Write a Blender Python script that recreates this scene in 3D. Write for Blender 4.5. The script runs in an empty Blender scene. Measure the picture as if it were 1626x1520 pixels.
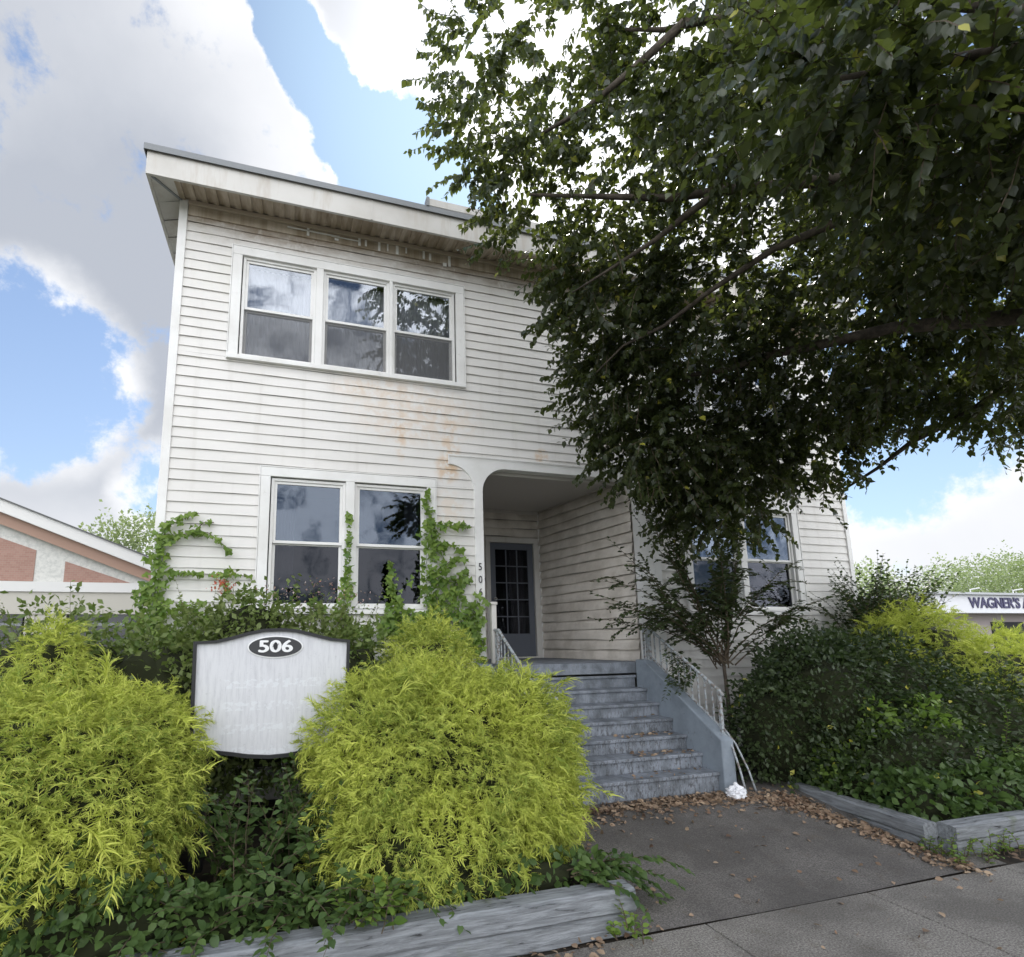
import bpy, bmesh, math, random
import numpy as np
from mathutils import Vector, Matrix, Quaternion
random.seed(7); rng = np.random.default_rng(11)
sc = bpy.context.scene
R = math.radians
# ------------------------------------------------------------------ camera
YAW, PITCH, ROLL = R(16.4), R(9.1), R(-.7)
FPX, CX, CY, PW, PH = 841., 711., 883., 1626., 1520.
f = Vector((math.sin(YAW)*math.cos(PITCH), math.cos(YAW)*math.cos(PITCH), math.sin(PITCH)))
r = Vector((math.cos(YAW), -math.sin(YAW), 0)); u = r.cross(f)
r2 = math.cos(ROLL)*r + math.sin(ROLL)*u; u2 = -math.sin(ROLL)*r + math.cos(ROLL)*u
cam = bpy.data.cameras.new('camera'); co = bpy.data.objects.new('camera', cam); sc.collection.objects.link(co)
m = Matrix((r2, u2, -f)).transposed().to_4x4(); m.translation = Vector((0, 0, 1.7)); co.matrix_world = m
cam.sensor_fit = 'HORIZONTAL'; cam.sensor_width = 36; cam.lens = FPX/PW*36
cam.shift_x = (PW/2-CX)/PW; cam.shift_y = (CY-PH/2)/PW
cam.clip_start = .05; cam.clip_end = 3000
sc.camera = co
# ------------------------------------------------------------------ sun, sky
SUN_EL, SUN_AZ = R(49), R(27)          # azimuth from +Y towards +X
sd = Vector((math.sin(SUN_AZ)*math.cos(SUN_EL), math.cos(SUN_AZ)*math.cos(SUN_EL), math.sin(SUN_EL)))
sl = bpy.data.lights.new('sun', 'SUN'); sl.energy = 2.2; sl.angle = R(2.5); sl.color = (1, .95, .86)
so = bpy.data.objects.new('sun', sl); sc.collection.objects.link(so)
so.rotation_euler = sd.to_track_quat('Z', 'Y').to_euler(); so.location = sd*60
sc.view_settings.view_transform = 'Standard'; sc.view_settings.look = 'None'
sc.view_settings.gamma = 1; sc.view_settings.exposure = 1.12

class NT:
    def __init__(s, tree): s.t = tree; s.n = tree.nodes; s.l = tree.links
    def __call__(s, typ, ins={}, **kw):
        n = s.n.new(typ)
        for k, v in kw.items(): setattr(n, k, v)
        for k, v in ins.items():
            i = n.inputs[k]
            if isinstance(v, bpy.types.NodeSocket): s.l.new(v, i)
            else: i.default_value = v
        return n
    def math(s, op, a, b=0., c=None, clamp=False):
        ins = {0: a, 1: b}
        if c is not None: ins[2] = c
        return s('ShaderNodeMath', ins, operation=op, use_clamp=clamp).outputs[0]
    def vm(s, op, a, b=None, out=0):
        ins = {0: a}
        if b is not None: ins[1] = b
        return s('ShaderNodeVectorMath', ins, operation=op).outputs[out]
    def mr(s, v, a, b, c=0., d=1., t='SMOOTHSTEP'):
        return s('ShaderNodeMapRange', {0: v, 1: a, 2: b, 3: c, 4: d}, interpolation_type=t).outputs[0]
    def noise(s, vec, scale, detail=4, rough=.55, dist=0., col=False):
        n = s('ShaderNodeTexNoise', {'Vector': vec, 'Scale': scale, 'Detail': detail, 'Roughness': rough, 'Distortion': dist})
        return n.outputs[1 if col else 0]
    def mix(s, fac, a, b):
        n = s('ShaderNodeMix', data_type='RGBA')
        for i, v in ((0, fac), (6, a), (7, b)):
            if isinstance(v, bpy.types.NodeSocket): s.l.new(v, n.inputs[i])
            else: n.inputs[i].default_value = v if i == 0 or len(v) == 4 else (*v, 1)
        return n.outputs[2]
    def vec(s, x=0., y=0., z=0.): return s('ShaderNodeCombineXYZ', {0: x, 1: y, 2: z}).outputs[0]

w = bpy.data.worlds.new('World'); sc.world = w; w.use_nodes = True
T = NT(w.node_tree); T.n.clear()
sky = T('ShaderNodeTexSky', sky_type='NISHITA', sun_disc=False, sun_elevation=SUN_EL, sun_rotation=SUN_AZ,
        air_density=1.0, dust_density=.4, ozone_density=1.5)
D = T('ShaderNodeTexCoord').outputs['Generated']
D = T.vm('NORMALIZE', D)
wn = T.vm('SUBTRACT', T.noise(D, 3.2, 8, .62, col=True), (.5, .5, .5))
DW = T.vm('NORMALIZE', T.vm('ADD', D, T.vm('MULTIPLY', wn, (.13, .13, .13))))
def lobe(d, deg, wt, soft=.72):
    v = Vector(d).normalized()
    dt = T.vm('DOT_PRODUCT', DW, tuple(v), out=1)
    return T.mr(dt, math.cos(R(deg*(1+soft))), math.cos(R(deg*(1-soft))), 0., wt)
def total(ls):
    s = ls[0]
    for l in ls[1:]: s = T.math('ADD', s, l)
    return s
# where cloud banks stand (+) and where the sky is open (-), by direction in the world
cl = total([lobe(d, g, wt) for d, g, wt in [
    ((-.36,.68,.64), 18, .8), ((-.24,.62,.75), 12, .8), ((-.20,.76,.62), 11, .8), ((-.10,.69,.72), 6, .8), ((-.03,.72,.69), 6.5, .8), ((.04,.735,.68), 5, .8), ((-.085,.62,.78), 3, .8), ((-.30,.88,.37), 5, .7), ((-.24,.90,.33), 4, .8), ((-.33,.89,.30), 5, .5),
    ((-.052,.650,.758), 1.8, 1.2), ((-.045,.672,.739), 2.0, 1.0), ((-.37,.77,.52), 12, .8), ((-.28,.84,.46), 7, .8),
    ((.085,.565,.82), 5, .9), ((.135,.60,.79), 4, .8), ((.33,.55,.77), 9, .9), ((.50,.60,.62), 12, .8), ((.30,.66,.69), 6, .5), ((-.23,.885,.40), 4.5, .9),
    ((-.46,.85,.27), 6, .9), ((-.38,.91,.16), 5, .6), ((-.27,.945,.17), 4, .6), ((.85,.51,.12), 7.5, 1.1), ((.90,.42,.10), 7, .9), ((.78,.61,.08), 6, .9)]])
sepD = T('ShaderNodeSeparateXYZ', {0: D}).outputs
rear_fill = T.mr(sepD[1], .15, -.45, 0., 1.)  # unseen cloud cover behind the camera, added to light the house front
cl = T.math('ADD', T.math('MINIMUM', cl, .8), T.math('MULTIPLY', rear_fill, .42))
op = total([lobe(d, g, wt) for d, g, wt in [((-.035,.60,.80), 1.7, 1.4), ((-.025,.625,.78), 1.7, 1.4), ((.01,.645,.765), 2.0, 1.5), ((.05,.67,.74), 2.4, 1.5), ((.09,.69,.72), 2.8, 1.6), ((.14,.70,.70), 3.6, 1.8), ((.19,.74,.65), 4.5, 1.4),
    ((-.38,.84,.385), 6, 1.2), ((-.225,.935,.265), 2.4, .6), ((.80,.53,.31), 6, 1.)]])
cl = T.math('SUBTRACT', cl, T.math('MINIMUM', op, 1.5))
fb = T.math('ADD', T.math('MULTIPLY', T.math('SUBTRACT', T.noise(D, 10., 15, .64, .1), .5), 3.2), T.math('MULTIPLY', T.math('SUBTRACT', T.noise(D, 2.6, 4, .5), .5), 1.0))
dens = T.math('ADD', cl, fb)
mask = T.mr(dens, .08, .62)
thick = T.math('ADD', total([lobe(d, g, wt, .95) for d, g, wt in [
    ((-.44,.66,.61), 20, .8), ((-.24,.57,.78), 7, .25), ((-.36,.80,.49), 12, .6), ((-.22,.81,.54), 7, .45), ((-.12,.60,.79), 2.5, -.3), ((.10,.545,.83), 5, .7), ((-.28,.87,.42), 5, .4), ((-.36,.91,.20), 8, .35), ((.90,.42,.06), 9, .5)]]),
    T.math('MULTIPLY', T.math('SUBTRACT', T.noise(D, 2.6, 8, .55, .2), .5), .95))
thick = T.math('MULTIPLY', T.mr(thick, -.15, 1.55, 0., 1., 'LINEAR'), T.mr(cl, .15, .85, .2, 1., 'LINEAR'), clamp=True)
glow = T.vm('DOT_PRODUCT', D, tuple(sd), out=1)
gl = T.mr(glow, .95, 1.0, 0., .7)
ccol = T.mix(thick, (.56, .563, .572), (.225, .243, .28))
back = rear_fill
brt = T.math('ADD', T.math('ADD', 1.0, gl), T.math('MULTIPLY', back, 2.1))  # unseen clouds behind the camera brightened to lift the front wall
ccol = T.vm('MULTIPLY', ccol, T.vec(brt, brt, brt))
glow = T.vm('DOT_PRODUCT', D, tuple(sd), out=1)
skyc = T('ShaderNodeVectorMath', {0: sky.outputs[0], 'Scale': .068}, operation='SCALE').outputs[0]
skyc = T.vm('MULTIPLY', skyc, (.92, 1.0, 1.12))
veil = T.mr(T('ShaderNodeSeparateXYZ', {0: D}).outputs[2], -.02, .75, .45, .14)
skyd = T.math('SUBTRACT', 1., T.mr(glow, .80, 1., 0., .30))
skyc = T.vm('MULTIPLY', skyc, T.vec(T.math('MULTIPLY', skyd, .92), skyd, skyd))
skyc = T.mix(veil, skyc, (.36, .40, .46))
skyc = T.mix(T.mr(glow, .88, .995, 0., .5), skyc, (.40, .56, .70))
allc = T.mix(mask, skyc, ccol)
bg = T('ShaderNodeBackground', {0: allc, 1: 1.0})
T('ShaderNodeOutputWorld', {0: bg.outputs[0]})

# ------------------------------------------------------------------ helpers
COL = sc.collection
def tag(o, label=None, cat=None, group=None, kind=None):
    if label: o['label'] = label
    if cat: o['category'] = cat
    if group: o['group'] = group
    if kind: o['kind'] = kind
    return o
def thing(name, loc, label, cat, group=None):
    o = bpy.data.objects.new(name, None); COL.objects.link(o); o.location = loc; o.empty_display_size = .2
    return tag(o, label, cat, group)
def wloc(p):
    v = Vector((0, 0, 0))
    while p is not None: v += Vector(p.location); p = p.parent
    return v
class MB:
    def __init__(s): s.v = []; s.f = []
    def quad(s, a, b, c, d): n = len(s.v); s.v += [tuple(a), tuple(b), tuple(c), tuple(d)]; s.f.append((n, n+1, n+2, n+3))
    def tri(s, a, b, c): n = len(s.v); s.v += [tuple(a), tuple(b), tuple(c)]; s.f.append((n, n+1, n+2))
    def box(s, x0, x1, y0, y1, z0, z1):
        n = len(s.v)
        s.v += [(x, y, z) for z in (z0, z1) for y in (y0, y1) for x in (x0, x1)]
        for q in ((0,2,3,1), (4,5,7,6), (0,1,5,4), (2,6,7,3), (0,4,6,2), (1,3,7,5)): s.f.append(tuple(n+i for i in q))
    def prism(s, pts, vec):
        "pts: list of 3-D points (planar ngon), extruded by vec"
        n = len(s.v); k = len(pts); v = Vector(vec)
        s.v += [tuple(p) for p in pts] + [tuple(Vector(p)+v) for p in pts]
        s.f.append(tuple(range(n, n+k))); s.f.append(tuple(range(n+2*k-1, n+k-1, -1)))
        for i in range(k): j = (i+1) % k; s.f.append((n+i, n+k+i, n+k+j, n+j))
    def bar(s, a, b, wd, ht, up=(0, 0, 1)):
        a, b = Vector(a), Vector(b); d = (b-a).normalized(); x = d.cross(Vector(up))
        if x.length < 1e-4: x = d.cross(Vector((0, 1, 0)))
        x.normalize(); z = x.cross(d)
        s.prism([a+x*wd/2*i+z*ht/2*j for i, j in ((-1,-1), (1,-1), (1,1), (-1,1))], b-a)
    def tube(s, pts, rad, k=8, cap=True):
        pts = [Vector(p) for p in pts]; n0 = len(s.v)
        rr = rad if hasattr(rad, '__len__') else [rad]*len(pts)
        px = None
        for i, p in enumerate(pts):
            d = (pts[min(i+1, len(pts)-1)]-pts[max(i-1, 0)]).normalized()
            if px is None: px = d.orthogonal().normalized()
            px = (px - d*px.dot(d)).normalized(); py = d.cross(px)
            for j in range(k):
                a = 2*math.pi*j/k; s.v.append(tuple(p+px*math.cos(a)*rr[i]+py*math.sin(a)*rr[i]))
        for i in range(len(pts)-1):
            for j in range(k):
                a = n0+i*k+j; b = n0+i*k+(j+1) % k; s.f.append((a, b, b+k, a+k))
        if cap: s.f.append(tuple(n0+j for j in range(k))[::-1]); s.f.append(tuple(n0+(len(pts)-1)*k+j for j in range(k)))
    def build(s, name, mat, parent=None, bevel=0, smooth=False, label=None):
        L = wloc(parent)
        me = bpy.data.meshes.new(name)
        me.from_pydata([(a-L.x, b-L.y, c-L.z) for a, b, c in s.v], [], s.f)
        bm = bmesh.new(); bm.from_mesh(me); bmesh.ops.recalc_face_normals(bm, faces=bm.faces)
        bm.to_mesh(me); bm.free()
        if smooth: me.shade_smooth()
        me.materials.append(mat)
        o = bpy.data.objects.new(name, me); COL.objects.link(o); o.parent = parent
        if bevel:
            b = o.modifiers.new('b', 'BEVEL'); b.width = bevel; b.segments = 2; b.limit_method = 'ANGLE'
        if label: o['label'] = label
        return o
def npmesh(name, V, F, mat, parent=None, smooth=False):
    "V (n,3), F (m,k) uniform face size"
    L = wloc(parent); V = np.asarray(V, np.float32) - np.array([L.x, L.y, L.z], np.float32)
    me = bpy.data.meshes.new(name); m_, k = F.shape
    me.vertices.add(len(V)); me.vertices.foreach_set('co', V.ravel())
    me.loops.add(m_*k); me.loops.foreach_set('vertex_index', F.astype(np.int32).ravel())
    me.polygons.add(m_); me.polygons.foreach_set('loop_start', np.arange(0, m_*k, k, dtype=np.int32))
    me.update(calc_edges=True); me.materials.append(mat)
    if smooth: me.shade_smooth()
    o = bpy.data.objects.new(name, me); COL.objects.link(o); o.parent = parent
    return o
def text_mb(txt, size, extr, place, off=0., shear=0., xs=1.):
    "place: function (u, v, depth)->world"
    c = bpy.data.curves.new('t', 'FONT'); c.body = txt; c.size = size; c.extrude = extr; c.offset = off; c.align_x = 'CENTER'; c.align_y = 'CENTER'
    o = bpy.data.objects.new('t', c); COL.objects.link(o)
    dg = bpy.context.evaluated_depsgraph_get(); me = bpy.data.meshes.new_from_object(o.evaluated_get(dg))
    b = MB(); b.v = [tuple(place(v.co.x*xs, v.co.y, v.co.z)) for v in me.vertices]; b.f = [tuple(p.vertices) for p in me.polygons]
    bpy.data.objects.remove(o); bpy.data.curves.remove(c); bpy.data.meshes.remove(me)
    return b

# ------------------------------------------------------------------ materials
def mat(name, col=(.5,.5,.5), rough=.6, fn=None, spec=.4):
    m = bpy.data.materials.new(name); m.use_nodes = True; t = NT(m.node_tree)
    p = t.n['Principled BSDF']; p.inputs['Roughness'].default_value = rough; p.inputs['Base Color'].default_value = (*col, 1)
    p.inputs['Specular IOR Level'].default_value = spec
    if fn: fn(t, p, t('ShaderNodeNewGeometry').outputs['Position'])
    return m
def sock(t, p, name, v): t.l.new(v, p.inputs[name])
def bump(t, p, h, strength=.3, dist=.01):
    b = t('ShaderNodeBump', {'Height': h, 'Strength': strength, 'Distance': dist}); t.l.new(b.outputs[0], p.inputs['Normal'])

def vinyl(t, p, P):
    xyz = t('ShaderNodeSeparateXYZ', {0: P}).outputs; X, Y, Z = xyz[0], xyz[1], xyz[2]
    base = t.mix(t.mr(t.noise(P, .9, 4), .3, .7), (.745, .722, .69), (.69, .668, .635))
    # dirt streaks running down
    st = t.noise(t.vec(t.math('MULTIPLY', X, 9.), t.math('MULTIPLY', Y, 9.), t.math('MULTIPLY', Z, .7)), 1., 6, .6)
    base = t.mix(t.mr(st, .5, .78, 0., .35), base, (.50, .47, .42))
    # brown grime high on the front wall
    g = t.math('ADD', Z, t.math('MULTIPLY', t.noise(t.vec(t.math('MULTIPLY', X, 2.2), 0., t.math('MULTIPLY', Z, 5.)), 1., 5, .7), .5))
    gm = t.mr(g, 6.36, 6.74, 0., .92)
    gx = t.noise(t.vec(t.math('MULTIPLY', X, 7.), 0., t.math('MULTIPLY', Z, 3.)), 1., 3, .8)
    gm = t.math('MULTIPLY', gm, t.mr(gx, .3, .48, .35, 1.))
    front = t.mr(Y, 6.2, 6.3, 1., 0.)
    base = t.mix(t.math('MULTIPLY', gm, front), base, (.25, .18, .115))
    # rust runs
    def spot(x, z, rx, rz, a):
        dx = t.math('DIVIDE', t.math('SUBTRACT', X, x), rx); dz = t.math('DIVIDE', t.math('SUBTRACT', Z, z), rz)
        q = t.math('ADD', t.math('MULTIPLY', dx, dx), t.math('MULTIPLY', dz, dz))
        return t.mr(q, 1., .0, 0., a)
    s = total_([spot(1.35, 4.35, 1.0, .5, .3), spot(1.15, 4.15, .10, .45, .55), spot(1.75, 4.05, .16, .6, .5), spot(1.72, 3.72, .2, .22, .7), spot(.9, 4.6, .7, .2, .35), spot(2.95, 3.98, .12, .12, .7), spot(2.2, 3.3, .12, .5, .25),
                spot(4.0, 4.25, .5, .15, .5), spot(1.7, 3.2, .3, .35, .25)], t)
    s = t.math('MULTIPLY', t.math('MULTIPLY', s, front), t.mr(t.noise(P, 9., 4, .7), .35, .62))
    base = t.mix(s, base, (.60, .37, .17))
    grn = t.mr(t.noise(t.vec(t.math('MULTIPLY', X, 1.4), Y, Z), 1.3, 3), .55, .8, 0., .18)
    base = t.mix(grn, base, (.55, .56, .42))
    sock(t, p, 'Base Color', base)
    gr = t.noise(t.vec(t.math('MULTIPLY', X, 12.), t.math('MULTIPLY', Y, 12.), t.math('MULTIPLY', Z, 160.)), 1., 3)
    bump(t, p, gr, .15, .003)
def total_(ls, t):
    s = ls[0]
    for l in ls[1:]: s = t.math('MAXIMUM', s, l)
    return s
M_VINYL = mat('vinyl_siding', rough=.45, fn=vinyl)
def trimfn(t, p, P):
    c = t.mix(t.mr(t.noise(P, 2.5, 5), .35, .75), (.80, .79, .77), (.70, .685, .655))
    c = t.mix(t.mr(t.noise(P, 14, 5, .7), .6, .8, 0., .5), c, (.45, .42, .38))
    sock(t, p, 'Base Color', c)
M_PORCH_SHADE = mat('shaded_porch_siding', rough=.5, fn=lambda t, p, P: sock(t, p, 'Base Color', t.mix(t.mr(t.noise(P, 3.5, 6, .65), .35, .68), (.68,.63,.57), (.50,.455,.40))))  # tan siding with the porch ceiling's shadow put into its colour
M_TRIM = mat('white_trim', rough=.4, fn=trimfn)
def fasciafn(t, p, P):
    c = t.mix(t.mr(t.noise(P, 1.3, 5), .35, .7), (.62, .60, .565), (.53, .505, .465))
    xyz = t('ShaderNodeSeparateXYZ', {0: P}).outputs
    st = t.noise(t.vec(t.math('MULTIPLY', xyz[0], 6.), t.math('MULTIPLY', xyz[1], 6.), xyz[2]), 1., 4, .7)
    c = t.mix(t.mr(st, .5, .7, 0., .45), c, (.42, .36, .29)); sock(t, p, 'Base Color', c)
M_FASCIA = mat('weathered_fascia', rough=.5, fn=fasciafn)
def soffitfn(t, p, P):
    xyz = t('ShaderNodeSeparateXYZ', {0: P}).outputs
    st = t.noise(t.vec(t.math('MULTIPLY', xyz[0], 4.5), t.math('MULTIPLY', xyz[1], .8), 0.), 1., 4, .7)
    c = t.mix(t.mr(st, .35, .62), (.50, .43, .35), (.30, .24, .17)); sock(t, p, 'Base Color', c)
M_SOFFIT = mat('grimy_soffit', rough=.6, fn=soffitfn)
M_ROOFEDGE = mat('roof_edge_metal', (.22, .23, .24), .5)
M_ROOF = mat('roof_felt', (.12, .12, .12), .9)
M_MOULD = mat('stained_moulding', (.44, .37, .29), .6)
M_CEIL = mat('porch_ceiling', (.50, .47, .43), .7)
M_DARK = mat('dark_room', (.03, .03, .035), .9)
M_JOINT = mat('black_gap', (.02, .02, .02), .9)
def glassmat(name, tint=(.55, .6, .65), base=.10, curve=.9, tr=(.6,.62,.65)):
    m = bpy.data.materials.new(name); m.use_nodes = True; t = NT(m.node_tree); t.n.clear()
    g = t('ShaderNodeBsdfGlossy', {0: (*tint, 1), 1: .012})
    P = t('ShaderNodeNewGeometry').outputs['Position']
    b = t('ShaderNodeBump', {'Height': t.noise(P, 1.6, 2), 'Strength': .25, 'Distance': .02}); t.l.new(b.outputs[0], g.inputs['Normal'])
    tp = t('ShaderNodeBsdfTransparent', {0: (*tr, 1)})
    lw = t('ShaderNodeFresnel', {0: 1.5}).outputs[0]
    fac = t.math('ADD', t.math('MULTIPLY', lw, curve), base, clamp=True)
    mx = t('ShaderNodeMixShader', {0: fac, 1: tp.outputs[0], 2: g.outputs[0]})
    t('ShaderNodeOutputMaterial', {0: mx.outputs[0]}); return m
M_GLASS = glassmat('window_glass', (.62,.66,.72), .14, .8, (.85,.86,.88))
M_GLASS_LOW = glassmat('lower_window_glass', (.46,.53,.64), .075, .7, (.55,.57,.6))
M_GLASS_DIM = glassmat('dim_glass', (.36,.38,.43), .03, .5, (.5,.5,.52))  # darker-tinted glass for the lower sashes and the door
def screenfn(t, p, P):
    p.inputs['Alpha'].default_value = .32
M_SCREEN = mat('insect_screen', (.16, .16, .165), .8, screenfn)
def sheer(t, p, P):
    xyz = t('ShaderNodeSeparateXYZ', {0: P}).outputs
    n = t.noise(t.vec(t.math('MULTIPLY', xyz[0], 30.), 0., t.math('MULTIPLY', xyz[2], .6)), 1., 4, .6)
    sock(t, p, 'Base Color', t.mix(t.mr(n, .35, .65), (.80, .80, .80), (.70, .70, .71)))
M_SHEER = mat('sheer_curtain', rough=.9, fn=sheer)
M_DRAPE = mat('grey_drape', (.17, .17, .19), .9)
M_DOOR = mat('grey_door_paint', (.11, .12, .145), .5)
M_NUM = mat('dark_numeral', (.04, .04, .045), .4)
M_METAL = mat('painted_railing', (.30, .32, .34), .55, lambda t, p, P: sock(t, p, 'Base Color', t.mix(t.mr(t.noise(P, 30, 4), .45, .62), (.38, .41, .43), (.20, .17, .15))))
def stepfn(t, p, P):
    xyz = t('ShaderNodeSeparateXYZ', {0: P}).outputs
    c = t.mix(t.mr(t.noise(P, 5, 6, .65), .35, .65), (.27, .295, .335), (.14, .155, .175))
    N_ = t('ShaderNodeSeparateXYZ', {0: t('ShaderNodeNewGeometry').outputs['Normal']}).outputs[2]
    up_ = t.math('MULTIPLY', t.mr(N_, .3, .8, .9, .25), t.mr(xyz[2], 1.15, .55, .25, 1.))      # treads keep more of their paint than the scuffed risers
    n = t.noise(t.vec(t.math('MULTIPLY', xyz[0], 46.), t.math('MULTIPLY', xyz[1], 10.), t.math('MULTIPLY', xyz[2], 16.)), 1., 6, .75)
    c = t.mix(t.math('MULTIPLY', t.mr(n, .47, .60), up_), c, (.08, .08, .085))
    n2 = t.noise(P, 40, 3, .7); c = t.mix(t.mr(n2, .62, .72, 0., .6), c, (.45, .45, .45))
    sock(t, p, 'Base Color', c); bump(t, p, n2, .5, .006)
M_STEP = mat('worn_grey_step_paint', rough=.8, fn=stepfn)
def cheekfn(t, p, P):
    c = t.mix(t.mr(t.noise(P, 3, 6, .65), .35, .65), (.27, .31, .355), (.20, .23, .265))
    c = t.mix(t.mr(t.noise(P, 16, 6, .7), .58, .7, 0., .6), c, (.14, .14, .15)); sock(t, p, 'Base Color', c)
M_CHEEK = mat('painted_cheek_wall', rough=.7, fn=cheekfn)
def asphfn(a, b):
    def fn(t, p, P):
        n = t.noise(P, 95, 5, .75); big = t.noise(P, 1.1, 6, .65)
        c = t.mix(t.mr(n, .35, .68), a, b); c = t.mix(t.mr(big, .38, .62, 0., .6), c, tuple(x*.75 for x in a)); c = t.mix(t.mr(t.noise(P, 6, 5, .7), .55, .72, 0., .35), c, (.10, .075, .05))
        vd = t('ShaderNodeTexVoronoi', {'Vector': t.vm('ADD', P, t.vm('MULTIPLY', t.noise(P, 3., 5, col=True), (.35, .35, .35))), 'Scale': .42}, feature='DISTANCE_TO_EDGE').outputs[0]
        c = t.mix(t.math('MULTIPLY', t.mr(vd, .0035, .0005), t.mr(t.noise(P, .8, 2), .50, .62)), c, (.02, .018, .016))
        sp = t('ShaderNodeTexVoronoi', {'Vector': P, 'Scale': 90.}).outputs[0]
        c = t.mix(t.mr(sp, .16, .05, 0., .55), c, (.42, .40, .36))
        sock(t, p, 'Base Color', c); bump(t, p, n, .6, .006)
    return fn
M_WALK = mat('asphalt_walk', rough=.9, fn=asphfn((.08,.073,.067), (.22,.204,.19)))
M_SIDE = mat('aggregate_sidewalk', rough=.9, fn=asphfn((.11,.10,.09), (.40,.375,.34)))
M_SOIL = mat('bed_soil', rough=1, fn=lambda t, p, P: sock(t, p, 'Base Color', t.mix(t.mr(t.noise(P, 12, 6, .7), .35, .65), (.018,.014,.010), (.04,.03,.02))))
M_GROUND = mat('lot_ground', rough=1, fn=lambda t, p, P: sock(t, p, 'Base Color', t.mix(t.mr(t.noise(P, .35, 6, .7), .35, .65), (.16,.16,.15), (.075,.10,.045))))
M_ROAD = mat('road_asphalt', rough=.9, fn=asphfn((.10,.10,.10), (.17,.17,.17)))
def timberfn(t, p, P):
    O = t('ShaderNodeTexCoord').outputs['Object']
    x = t('ShaderNodeSeparateXYZ', {0: O}).outputs
    n = t.noise(t.vec(t.math('MULTIPLY', x[0], 4.5), t.math('MULTIPLY', x[1], 42.), t.math('MULTIPLY', x[2], 42.)), 1., 7, .7, .5)
    c = t.mix(t.mr(n, .34, .62), (.27, .285, .30), (.16, .168, .178)); c = t.mix(t.mr(n, .60, .68), c, (.025, .025, .025))
    c = t.mix(t.mr(t.noise(P, 5, 4), .6, .75, 0., .5), c, (.12, .14, .08))
    sock(t, p, 'Base Color', c); bump(t, p, n, .8, .012)
M_TIMBER = mat('weathered_timber', rough=.9, fn=timberfn)
def signfn(t, p, P):
    xyz = t('ShaderNodeSeparateXYZ', {0: P}).outputs
    n = t.noise(t.vec(t.math('MULTIPLY', xyz[0], 45.), 0., t.math('MULTIPLY', xyz[2], 5.)), 1., 6, .75)
    c = t.mix(t.mr(n, .42, .72), (.62, .62, .645), (.50, .50, .53))
    c = t.mix(t.mr(t.noise(P, 40, 4, .8), .6, .75, 0., .6), c, (.36, .36, .37))
    c = t.mix(t.mr(t.noise(t.vec(t.math('MULTIPLY', xyz[0], 60.), 0., t.math('MULTIPLY', xyz[2], 2.5)), 1., 3), .66, .78, 0., .5), c, (.86, .86, .88))
    gh = t.noise(t.vec(t.math('MULTIPLY', xyz[0], 26.), 0., t.math('MULTIPLY', xyz[2], 30.)), 1., 2)
    rows = t.math('SINE', t.math('MULTIPLY', xyz[2], 41.)); inn = t.mr(t.math('ABSOLUTE', t.math('ADD', xyz[0], .11)), .36, .30)
    gm = t.math('MULTIPLY', t.math('MULTIPLY', t.mr(rows, .1, .5), t.mr(gh, .49, .54)), t.math('MULTIPLY', inn, t.mr(xyz[2], 1.50, 1.46)))
    c = t.mix(t.math('MULTIPLY', gm, .45), c, (.72, .74, .77))
    sock(t, p, 'Base Color', c)
M_SIGN = mat('peeling_sign_board', rough=.7, fn=signfn)
M_BLACK = mat('black_frame', (.018, .018, .02), .55)
M_OVAL = mat('charcoal_oval', (.045, .045, .048), .6)
M_WHITE = mat('white_paint', (.78, .78, .78), .6)
M_GHOST = mat('ghost_lettering', (.74, .74, .77), .7)
M_BARK = mat('bark', rough=.95, fn=lambda t, p, P: sock(t, p, 'Base Color', t.mix(t.mr(t.noise(P, 14, 6, .7), .35, .65), (.05,.04,.032), (.11,.09,.07))))
M_TWIG = mat('twig', (.10, .075, .05), .9)
def leafmat(name, cols, rough=.5, trans=.3, tcol=(.25,.4,.05), spec=.35, yellow=0.):
    m = bpy.data.materials.new(name); m.use_nodes = True; t = NT(m.node_tree); t.n.clear()
    rnd = t('ShaderNodeNewGeometry').outputs['Random Per Island']
    P = t('ShaderNodeNewGeometry').outputs['Position']
    a = t.mix(rnd, cols[0], cols[1])
    b = t.mix(t.mr(t.noise(P, 2.2, 3), .40, .58), a, t.mix(rnd, cols[1], cols[2]))
    if yellow: b = t.mix(t.mr(rnd, 1-yellow-.002, 1-yellow, 0., 1.), b, (.42, .40, .06))
    p = t('ShaderNodeBsdfPrincipled', {'Base Color': b, 'Roughness': rough, 'Specular IOR Level': spec})
    tr = t('ShaderNodeBsdfTranslucent', {0: (*tcol, 1)})
    mx = t('ShaderNodeMixShader', {0: trans, 1: p.outputs[0], 2: tr.outputs[0]})
    t('ShaderNodeOutputMaterial', {0: mx.outputs[0]}); return m
L_TREE = leafmat('tree_leaf', [(.012,.018,.008), (.046,.060,.022), (.020,.030,.012)], .38, .26, (.22,.28,.05), .5, yellow=.008)
L_GOLD = leafmat('golden_cypress_leaf', [(.45,.52,.085), (.67,.68,.15), (.17,.26,.045)], .7, .28, (.40,.50,.06), .25)
L_DARK = leafmat('dark_shrub_leaf', [(.016,.030,.012), (.060,.088,.030), (.040,.056,.024)], .45, .15, (.10,.18,.03), .4, yellow=.004)
L_MID = leafmat('mid_shrub_leaf', [(.085,.14,.035), (.19,.23,.07), (.12,.15,.055)], .55, .25, (.22,.33,.05))
L_IVY = leafmat('ivy_leaf', [(.07,.14,.03), (.22,.30,.06), (.11,.19,.04)], .45, .3, (.25,.42,.05))
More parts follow.
